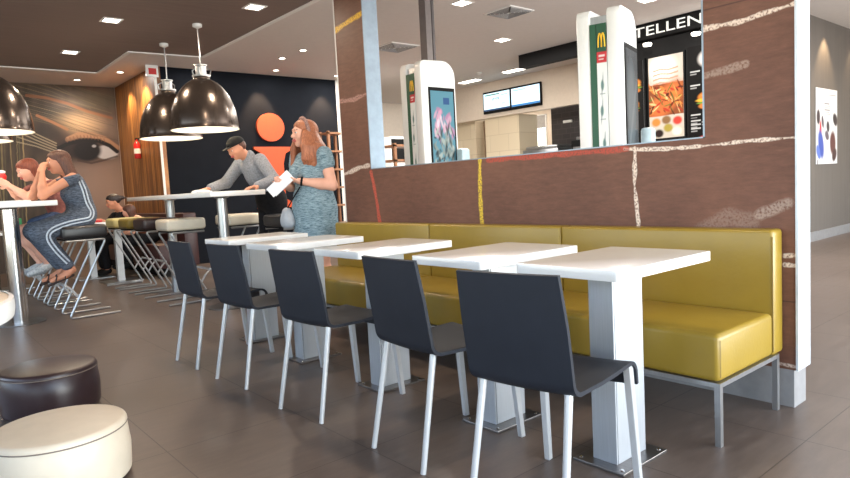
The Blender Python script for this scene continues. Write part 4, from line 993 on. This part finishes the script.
# ------- woman in blue, standing
def woman_blue():
    o = V3(-.045, 4.85, 0); t = thing('person', 'standing woman in a blue-grey knit dress with ginger hair, reading white papers', 'person', tuple(o))
    fw = nrm((-.98, -.16, 0)); lat = nrm(np.cross(fw, (0, 0, 1)))
    L = lambda r, f, z: o+lat*r+fw*f+V3(0, 0, z)
    B = SDF(); pel, chest, neck = L(0, 0, .90), L(0, .0, 1.22), L(0, -.005, 1.40)
    torso(B, pel, chest, neck, fw, lat, 1.12, 1.22, 1.2, 1.25)
    hf = nrm((-.97, .12, -.10)); hc = L(0, .05, 1.535); B.cap(neck-V3(0, 0, .03), hc-V3(0, 0, .05), .055, .05, .03); head(B, hc, hf, (0, 0, 1), 1.06)
    shR, elR, wrR = L(.175, 0, 1.345), L(.225, .02, 1.09), L(.09, .25, 1.10); shL, elL, wrL = L(-.175, 0, 1.345), L(-.235, -.02, 1.08), L(-.06, .19, 1.13)
    for sh, el, wr in ((shR, elR, wrR), (shL, elL, wrL)): limb_arm(B, sh, el, wr, 1.12)
    hand(B, wrR, fw*.7-lat*.5+V3(0, 0, .15), (0, 0, 1), 1, 1., .9); hand(B, wrL, fw*.75+lat*.55+V3(0, 0, .1), (0, 0, 1), -1, 1., .9)
    for q in (-1, 1):
        kn, an = L(q*.095, .02, .47), L(q*.10, -.01, .08); limb_leg(B, L(q*.10, 0, .84), kn, an, 1.08); foot(B, an, fw+lat*q*.15)
    obj_from('body', B.mesh(REST, origin=o), M['skin'], t); face(t, o, hc, hf, (0, 0, 1), 1.06)
    D = SDF(); torso(D, pel, chest, neck, fw, lat, 1.12, 1.22, 1.2, 1.25)
    R = np.array([lat, fw, (0, 0, 1)]).T
    for z, rx, ry in ((.98, .165, .13), (.86, .205, .165), (.74, .205, .165), (.62, .195, .155), (.52, .185, .15)): D.ell(L(0, -.01, z), (rx, ry, .12), R, .06)
    for sh, el in ((shR, elR), (shL, elL)): D.cap(sh, sh*.72+el*.28, .060, .060, .03)
    obj_from('dress', D.mesh(.01, .012, [(o+V3(0, 0, .50), (0, 0, -1)), (L(0, .1, 1.385), (fw[0]*.35, fw[1]*.35, 1))], o), M['dress'], t)
    H = SDF(); r, f, u = frame(hf, (0, 0, 1)); Rh = Rm((r, f, u))
    H.ell(hc+u*.028-f*.028, (.088, .096, .093), Rh, .02); H.ell(hc+u*.06+f*.02, (.075, .07, .055), Rh, .03)
    rg = np.random.default_rng(2)
    for k in range(26):
        a = math.radians(80+k*8.2); side = math.cos(a)*-1; p0 = hc+r*(.075*math.sin(a*1.0-PI/2+PI/2)*(1 if k % 2 else 1))*0
        th = math.radians(-115+k*9.2); p0 = hc+(r*math.sin(th)*.082-f*math.cos(th)*.085)+u*.0; p1 = p0+(r*math.sin(th)*.02-f*math.cos(th)*.03)-u*(.12+rg.uniform(-.01, .01)); p2 = p1-u*(.11+rg.uniform(-.02, .03))+(r*math.sin(th)+(-f*math.cos(th)))*.02+r*rg.uniform(-.012, .012); p3 = p2-u*(.05+rg.uniform(0, .04))+r*rg.uniform(-.02, .02)
        p1 = p1+(r*math.sin(th)-f*math.cos(th))*.028; p2 = p2+(r*math.sin(th)-f*math.cos(th))*.02
        H.chain([p0, p1, p2, p3], [.024, .030, .026, .012], .014)
    def cut(ax):   # keep the face free
        c = hc+f*.085-u*.025; X, Y, Z = ax[0][:, None, None]-c[0], ax[1][None, :, None]-c[1], ax[2][None, None, :]-c[2]
        uu = [X*w[0]+Y*w[1]+Z*w[2] for w in (r, f, u)]; return np.sqrt((uu[0]/.066)**2+(uu[1]/.085)**2+(uu[2]/.085)**2)*.06-.06
    obj_from('hair', H.mesh(.008, 0, (), o, cut), M['ginger'], t)
    Hb = SDF(); pts = [hc+u*(.118*math.cos(a)+.012)+r*.094*math.sin(a)+f*.015*math.cos(a) for a in np.linspace(-1.7, 1.7, 12)]; Hb.chain(pts, [.016]*12, .006); obj_from('headband', Hb.mesh(.006, 0, (), o), M['band'], t)
    W = SDF(); c = wrL*.93+elL*.07; d = nrm(wrL-elL); a = nrm(np.cross(d, (0, 0, 1))); b = np.cross(a, d); pts = [c+(a*math.cos(q)+b*math.sin(q))*.032 for q in np.linspace(0, 2*PI, 12)]; W.chain(pts, [.009]*12, .004); obj_from('bracelet', W.mesh(.005, 0, (), o), M['black'], t)
    for q in (-1, 1):
        S = SDF(); an = L(q*.10, -.01, .08); d = nrm(fw+lat*q*.15); S.cap(an-V3(0, 0, .055)-d*.03, an-V3(0, 0, .058)+d*.15, .042, .034, .02); obj_from('shoe', S.mesh(.008, 0, [(o+V3(0, 0, .003), (0, 0, -1))], o), M['black'], t)
    # papers in her hands
    p0 = (wrL+wrR)/2+fw*.11; pt = thing('paper_sheaf', 'folded white papers held by the woman in blue', 'papers', tuple(p0))
    e1 = nrm(-lat*.75+fw*-.5+V3(0, 0, .72)); e2 = nrm(np.cross(e1, nrm(fw*.5-lat*.8+V3(0, 0, .2)))); nn = np.cross(e1, e2)
    mtx = Matrix(((e1[0], e2[0], nn[0], 0), (e1[1], e2[1], nn[1], 0), (e1[2], e2[2], nn[2], 0), (0, 0, 0, 1)))
    MB().box(-.12, .12, -.045, .045, -.002, .002, mat=mtx).build('sheet', M['paper'], pt, smooth=False)
    MB().box(-.10, .11, -.04, .052, .004, .006, mat=mtx).build('sheet', M['paper'], pt, smooth=False)
    # small white bag at her hip
    bp = L(.16, .17, .83); b = thing('handbag', 'small pale handbag on a dark strap at the hip of the woman in blue', 'bag', tuple(bp))
    g = SDF().ell((0, 0, 0), (.045, .075, .06), R.T*0+np.eye(3), .02).ell((0, 0, -.05), (.05, .095, .06), None, .04).ell((0, 0, .05), (.03, .05, .03), None, .03); obj_from('pouch', g.mesh(.008), simple('pale_leather', (164, 170, 178), .4), b)
    q = L(-.02, .155, 1.08)-bp; MB().tube([(0, 0, .06), tuple(q*.5+fw*.03), tuple(q)], .006, 6).build('strap', M['black'], b)
woman_blue()
# ------- man wiping the table
def man():
    o = V3(.16, 6.02, 0); t = thing('person', 'man in a black cap and grey shirt leaning over the bar table to wipe it', 'person', tuple(o))
    B = SDF(); lat = nrm((-.06, 1, 0)); pel, chest, neck = V3(.15, 6.02, .97), V3(.0, 5.99, 1.24), V3(-.10, 5.97, 1.405)
    torso(B, pel, chest, neck, None, lat, 1.0, .9, .88)
    hf = nrm((-.80, -.12, -.42)); hu = nrm((-.45, 0, .9)); hc = V3(-.215, 5.96, 1.50); B.cap(neck, hc-hu*.04, .056, .052, .03); r, f, u = head(B, hc, hf, hu, .9)
    shR, elR, wrR = V3(-.09, 6.16, 1.37), V3(-.28, 6.12, 1.17), V3(-.50, 5.97, 1.12); shL, elL, wrL = V3(-.06, 5.79, 1.37), V3(-.01, 5.62, 1.17), V3(-.24, 5.50, 1.115)
    limb_arm(B, shR, elR, wrR); limb_arm(B, shL, elL, wrL)
    hand(B, wrR, (-.9, -.35, -.1), (0, 0, -1), -1, 1., .25); hand(B, wrL, (-.9, -.1, -.12), (0, 0, -1), 1, 1., .35)
    for q in (-1, 1): kn, an = V3(.13, 6.02+q*.11, .50), V3(.22, 6.02+q*.12, .09); limb_leg(B, V3(.15, 6.02+q*.09, .90), kn, an); foot(B, an, (-1, q*.15, 0))
    obj_from('body', B.mesh(REST, origin=o), M['skin_tan'], t); face(t, o, hc, hf, hu, .9)
    S = SDF(); torso(S, pel, chest, neck, None, lat, 1.0, .9, .88)
    for sh, el, wr in ((shR, elR, wrR), (shL, elL, wrL)): S.cap(sh, el, .056, .045, .03).cap(el, wr, .044, .033, .02)
    S.cap(neck-V3(-.02, 0, .03), neck+V3(0, 0, .01), .066, .060, .02)
    obj_from('shirt', S.mesh(.01, .011, [(pel+V3(-.04, 0, .085), (.48, 0, -.88)), (neck+V3(-.03, 0, .05), (-.5, 0, .85))], o), M['shirt'], t)
    S = SDF(); lt = lat; torso(S, pel, chest, neck, None, lat, .9, .97, .97); S.ell(pel, (.165, .13, .13), np.array([lat, nrm(np.cross((0, 0, 1), lat)), (0, 0, 1)]).T, .05)
    for q in (-1, 1): kn, an = V3(.13, 6.02+q*.11, .50), V3(.22, 6.02+q*.12, .09); S.cap(V3(.15, 6.02+q*.09, .90), kn, .095, .072, .04).cap(kn, an, .072, .056, .03)
    obj_from('trousers', S.mesh(.01, .012, [(pel+V3(-.05, 0, .13), (-.48, 0, .88)), (o+V3(0, 0, .05), (0, 0, -1))], o), M['trousers'], t)
    Hr = SDF(); R = Rm((r, f, u)); Hr.ell(hc+u*.011-f*.027, (.074, .077, .073), R, .02)
    obj_from('hair', Hr.mesh(.007, 0, [(hc+f*.0+u*0, nrm(f*.9-u*.1)), (hc-u*.04, -u)], o), M['brunette'], t)
    C = SDF(); C.ell(hc+u*.040-f*.009, (.079, .095, .072), R, .02)
    obj_from('cap', C.mesh(.007, .002, [(hc+u*.035, -u)], o), M['black'], t)
    Bl = SDF(); Bl.ell(hc+u*.040+f*.10, (.058, .055, .009), R, .01); obj_from('cap_peak', Bl.mesh(.006, 0, (), o), M['black'], t)
    for q in (-1, 1):
        S = SDF(); an = V3(.22, 6.02+q*.12, .09); S.cap(an+V3(.03, 0, -.05), an+V3(-.16, q*.02, -.058), .044, .036, .02); obj_from('shoe', S.mesh(.008, 0, [(o+V3(0, 0, .002), (0, 0, -1))], o), M['black'], t)
    c = thing('cleaning_cloth', 'pale crumpled cleaning cloth under the hand of the man', 'cloth', (-.63, 5.87, 1.082))
    g = SDF().ell((0, 0, .006), (.10, .07, .012)).ell((.03, .03, .012), (.05, .03, .014)).ell((-.04, -.02, .012), (.04, .05, .012)); obj_from('fabric', g.mesh(.006, 0, [((0, 0, 0), (0, 0, -1))]), M['paper'], c)
man()
def sitting(o, lab, pel, chest, neck, hc, hf, hu, arms, legs, mats, hairmat, skin, sw=.95, hips=1.05, s=1., hair_style='long', sleeve=.0, foot_dir=(-1, 0, -.35), legmat=None, shoe=None, stripe=False, curls=(.7, .7), hand_dirs=None, shorts=False):
    o = V3(o); t = thing('person', lab, 'person', tuple(o)); lat = V3(0, 1, 0)
    B = SDF(); torso(B, pel, chest, neck, None, lat, sw, hips, .95, .8 if s == 1 and hair_style != 'short' else 0)
    B.cap(neck, V3(hc)-nrm(hu)*.04, .050*s, .046*s, .03); hs = s*.93; r, f, u = head(B, hc, hf, hu, hs)
    for i, (sh, el, wr) in enumerate(arms):
        limb_arm(B, sh, el, wr, .92*s); hd, pn, sd = hand_dirs[i]; hand(B, wr, hd, pn, sd, .95*s, curls[i])
    for hip, kn, an in legs: limb_leg(B, hip, kn, an, .95*s); foot(B, an, foot_dir, .95*s, (-.3, 0, -1))
    obj_from('body', B.mesh(REST, origin=o), M[skin], t); face(t, o, hc, hf, hu, hs)
    S = SDF(); torso(S, pel, chest, neck, None, lat, sw, hips, .95, .8 if hair_style != 'short' and s == 1 else 0)
    if sleeve:
        for sh, el, wr in arms: S.cap(sh, V3(sh)*(1-sleeve)+V3(el)*sleeve, .054*s, .048*s, .03)
    if legmat is None:
        for hip, kn, an in legs: S.cap(hip, kn, .092*s, .066*s, .04).cap(kn, V3(kn)*.1+V3(an)*.9, .066*s, .046*s, .03)
    suit = obj_from('jumpsuit' if legmat is None else 'top', S.mesh(.01, .010, [(V3(neck)+V3(0, 0, -.015), (-.25, 0, 1))], o), M[mats], t)
    if legmat:
        S = SDF(); S.ell(V3(pel), (.165, .16, .10), None, .04)
        for hip, kn, an in legs:
            if shorts: S.cap(hip, V3(hip)*.4+V3(kn)*.6, .094*s, .080*s, .04)
            else: S.cap(hip, kn, .092*s, .066*s, .04).cap(kn, V3(kn)*.1+V3(an)*.9, .066*s, .048*s, .03)
        obj_from('shorts' if shorts else 'trousers', S.mesh(.01, .012, (), o), M[legmat], t)
    R = Rm((r, f, u)); c = V3(hc); H = SDF(); s0 = s; s = hs; H.ell(c+u*.026*s-f*.026*s, (.084*s, .093*s, .090*s), R, .02); H.ell(c+u*.055*s+f*.02*s, (.071*s, .068*s, .052*s), R, .03)
    if hair_style == 'long':
        for k in range(15):
            th = math.radians(-84+k*12); p0 = c+(r*math.sin(th)*.074-f*math.cos(th)*.08)*s; p1 = p0-u*.13-f*.03+r*math.sin(th)*.01; p2 = V3(p1)+V3(.06, 0, -.13); p3 = p2+V3(.02, .01*math.sin(k*3), -.06-.02*math.sin(k*5)); H.chain([p0, p1, p2, p3], [.024, .024, .019, .009], .02)
    elif hair_style == 'bun': H.ell(c-f*.12*s+u*.02, (.035, .045, .03), R, .03); H.cap(c-f*.12*s+u*.02, c-f*.2*s, .022, .01, .02)
    else:
        for k in range(11): th = math.radians(-80+k*16); p0 = c+(r*math.sin(th)*.074-f*math.cos(th)*.08)*s; H.chain([p0, p0-u*.10*s], [.022*s, .012*s], .02)
    def cut(ax):
        q = c+f*.085*s-u*.025*s; X, Y, Z = ax[0][:, None, None]-q[0], ax[1][None, :, None]-q[1], ax[2][None, None, :]-q[2]
        uu = [X*w[0]+Y*w[1]+Z*w[2] for w in (r, f, u)]; return np.sqrt((uu[0]/(.066*s))**2+(uu[1]/(.085*s))**2+(uu[2]/(.085*s))**2)*.06-.06
    obj_from('hair', H.mesh(.008, 0, (), o, cut), M[hairmat], t); s = s0
    if shoe:
        for hip, kn, an in legs:
            d = nrm(foot_dir); dn = nrm((-.3, 0, -1)); a = V3(an); S = SDF().cap(a+dn*.04-d*.03, a+dn*.06+d*.04, .042, .038, .02).cap(a+dn*.06+d*.03, a+dn*.068+d*.15, .040, .028, .02); obj_from('shoe', S.mesh(.008, 0, (), o), M[shoe], t)
    else:
        for hip, kn, an in legs:
            d = nrm(foot_dir); dn = nrm((-.3, 0, -1)); a = V3(an); w = nrm(np.cross(d, dn)); S = SDF()
            S.cap(a+dn*.088-d*.05, a+dn*.098+d*.16, .012, .012, .01)
            for q in (.03, .11): S.chain([a+dn*(.085)+d*q+w*.036, a+dn*.03+d*q+w*.022, a+dn*.018+d*q*1.02, a+dn*.03+d*q-w*.022, a+dn*.085+d*q-w*.036], [.006]*5, .005)
            S.chain([a+w*.038, a+nrm(d)*.036, a-w*.038, a-nrm(d)*.036, a+w*.038], [.006]*5, .005); obj_from('sandal', S.mesh(.006, 0, (), o), M['sandal'], t)
    if stripe:
        hip, kn, an = legs[0]; o3 = V3(0, -1, 0)
        for off in (-.013, .013):
            pts = [V3(neck)+V3(.045, 0, -.05), V3(chest)+V3(.035, 0, .03), V3(pel)*.5+V3(chest)*.5+V3(.04, 0, 0), V3(pel)+V3(.055, 0, .06), V3(pel)+V3(.03, 0, -.01), V3(hip)*.6+V3(kn)*.4+V3(0, 0, .015), V3(kn)+V3(.025, 0, -.005), V3(kn)*.5+V3(an)*.5+V3(0, 0, 0), V3(an)+V3(0, 0, .03)]
            pth = [Vector(tuple(p)) for p in round_path([tuple(p) for p in pts], .12, 8)]; dense = []
            for p, q in zip(pth, pth[1:]):
                m_ = max(1, int((q-p).length/.012)); dense += [p+(q-p)*i/m_ for i in range(m_)]
            out = []
            for i, p in enumerate(dense):
                d = (dense[min(i+1, len(dense)-1)]-dense[max(i-1, 0)]).normalized(); nn = Vector((-d.z, 0, d.x)); p2 = p+nn*off*1.15-Vector(tuple(o))
                hit, loc, nor, _ = suit.ray_cast(Vector((p2.x, -1.2, p2.z)), Vector((0, 1, 0)))
                if hit: out.append(loc+nor*.0005)
            sm_ = [sum(out[max(0, i-3):i+4], Vector())/len(out[max(0, i-3):i+4]) for i in range(len(out))]
            MB().tube(sm_, .0072, 8).build('side_stripe', M['stripe'], t)
    return t
sitting((-1.5, 6.60, 0), 'seated woman in a blue-grey jumpsuit with pale side stripes, hands at her mouth', (-1.49, 6.60, .905), (-1.53, 6.59, 1.16), (-1.575, 6.58, 1.315), (-1.655, 6.57, 1.425), (-1, -.05, -.12), (-.12, 0, 1),
        [((-1.575, 6.45, 1.275), (-1.83, 6.43, 1.125), (-1.80, 6.52, 1.33)), ((-1.585, 6.72, 1.275), (-1.85, 6.74, 1.125), (-1.805, 6.62, 1.33))],
        [((-1.53, 6.52, .89), (-1.875, 6.50, .80), (-1.66, 6.50, .46)), ((-1.53, 6.68, .89), (-1.89, 6.69, .81), (-1.70, 6.64, .46))], 'jumpsuit', 'brunette', 'skin_tan', sw=.84, hips=.92, stripe=True, foot_dir=(-1, 0, -.30),
        hand_dirs=[((.25, .3, .9), (.6, .5, 0), 1), ((.25, -.3, .9), (.6, -.5, 0), -1)], curls=(1.2, 1.2), sleeve=.12)
sitting((-1.5, 7.29, 0), 'seated woman with auburn hair in a dusty pink top behind the jumpsuit woman, eating', (-1.50, 7.29, .905), (-1.60, 7.28, 1.14), (-1.69, 7.26, 1.29), (-1.80, 7.24, 1.395), (-.9, -.08, -.42), (-.4, 0, .92),
        [((-1.68, 7.13, 1.25), (-1.85, 7.06, 1.125), (-1.97, 7.15, 1.24)), ((-1.69, 7.40, 1.25), (-1.87, 7.42, 1.125), (-1.97, 7.30, 1.24))],
        [((-1.53, 7.21, .89), (-1.90, 7.19, .80), (-1.72, 7.17, .48)), ((-1.53, 7.37, .89), (-1.90, 7.38, .80), (-1.76, 7.33, .48))], 'pink', 'red_hair', 'skin', sleeve=.5, legmat='denim', shorts=True, shoe='sneaker', hair_style='short',
        hand_dirs=[((-.7, .3, .5), (.3, .9, 0), 1), ((-.7, -.3, .5), (.3, -.9, 0), -1)], curls=(1., 1.), foot_dir=(-1, 0, -.25))
t = thing('sandwich', 'small red-wrapped snack in the hands of the pink-topped woman', 'food', (-2.02, 7.225, 1.33)); g = SDF().ell((0, 0, 0), (.04, .03, .05)); obj_from('wrapper', g.mesh(.006), M['red'], t); g = SDF().ell((0, 0, .045), (.035, .026, .02)); obj_from('filling', g.mesh(.006), M['paper'], t)
sitting((-.12, 9.92, 0), 'far seated woman in black with dark tied-back hair, in front of the mural', (-.12, 9.92, .535), (-.22, 9.92, .78), (-.30, 9.91, .92), (-.385, 9.90, 1.05), (-1, -.05, -.3), (-.25, 0, 1),
        [((-.29, 9.77, .89), (-.44, 9.74, .70), (-.60, 9.80, .80)), ((-.29, 10.05, .89), (-.46, 10.08, .70), (-.60, 10.0, .80))],
        [((-.16, 9.84, .52), (-.60, 9.84, .52), (-.56, 9.84, .10)), ((-.16, 10.0, .52), (-.60, 10.0, .52), (-.56, 10.0, .10))], 'blackcloth', 'dark_hair', 'skin_tan', sleeve=.95, legmat='trousers', shoe='black', hair_style='bun',
        hand_dirs=[((-.8, .3, .1), (0, 0, -1), 1), ((-.8, -.3, .1), (0, 0, -1), -1)], foot_dir=(-1, 0, -.05))
sitting((-.12, 9.36, 0), 'far seated child with brown hair beside the dark-haired woman', (-.12, 9.36, .53), (-.19, 9.37, .70), (-.26, 9.38, .80), (-.32, 9.40, .905), (-.75, .6, -.3), (-.2, 0, 1),
        [((-.25, 9.27, .77), (-.34, 9.24, .62), (-.45, 9.33, .60)), ((-.25, 9.48, .77), (-.34, 9.52, .62), (-.45, 9.44, .60))],
        [((-.16, 9.30, .50), (-.42, 9.30, .50), (-.40, 9.30, .22)), ((-.16, 9.42, .50), (-.42, 9.42, .50), (-.40, 9.42, .22))], 'tee', 'brunette', 'skin', sw=.78, hips=.75, s=.86, sleeve=.5, legmat='trousers', shoe='black', hair_style='short',
        hand_dirs=[((-.8, .3, .1), (0, 0, -1), 1), ((-.8, -.3, .1), (0, 0, -1), -1)], foot_dir=(-1, 0, -.05))

# ---------------------------------------------------------------- light
def area(name, loc, rot, sx, sy, e, col):
    ld = bpy.data.lights.new(name, 'AREA'); ld.shape = 'RECTANGLE'; ld.size = sx; ld.size_y = sy; ld.energy = e; ld.color = col
    o = bpy.data.objects.new(name, ld); COL.objects.link(o); o.location = loc; o.rotation_euler = rot
area('window_daylight', (1.6, Y0+.02, 1.45), (PI/2, 0, 0), 9, 2.5, 300, (.93, .97, 1.))
area('ceiling_fill', (1.6, Y0+.3, .35), (math.radians(125), 0, 0), 9, .8, 330, (1, .98, .94))  # unseen upward fill added to brighten the ceiling, as if bounced from outside
area('west_fill', (X0+.05, 3., 1.6), (0, -PI/2, 0), 2.2, 9, 55, (.95, .98, 1.))  # unseen fill added to lift the dark ceiling at left
area('kitchen_daylight', (8.45, 9.62, 1.85), (0, PI/2, 0), .9, .9, 60, (.95, .98, 1.))
area('kitchen_lights', (7.6, 6.5, 2.58), (0, 0, 0), 1.2, 5, 26, (1, .96, .9))
area('counter_lights', (3.6, 7.5, CEIL-.03), (0, 0, 0), 1.5, 4, 150, (1, .95, .88))
area('passage_lights', (4.5, 1.5, CEIL-.03), (0, 0, 0), 4, 2.5, 110, (1, .96, .92))
area('bar_zone_lights', (1.7, 7.6, CEIL-.03), (0, 0, 0), 1.2, 3, 24, (1, .92, .82))
w = bpy.data.worlds.new('sky'); SC.world = w; w.use_nodes = True; nt = w.node_tree; bg = nt.nodes['Background']
sky = nt.nodes.new('ShaderNodeTexSky'); sky.sky_type = 'NISHITA'; sky.sun_disc = False; sky.sun_elevation = math.radians(35); nt.links.new(sky.outputs[0], bg.inputs[0]); bg.inputs[1].default_value = .6

SC.view_settings.view_transform = 'Standard'; SC.view_settings.look = 'None'; SC.view_settings.exposure = .28; SC.view_settings.gamma = 1
SC.view_settings.use_curve_mapping = False
try: SC.cycles.use_denoising = True; SC.cycles.max_bounces = 8; SC.cycles.sample_clamp_indirect = 6
except Exception: pass
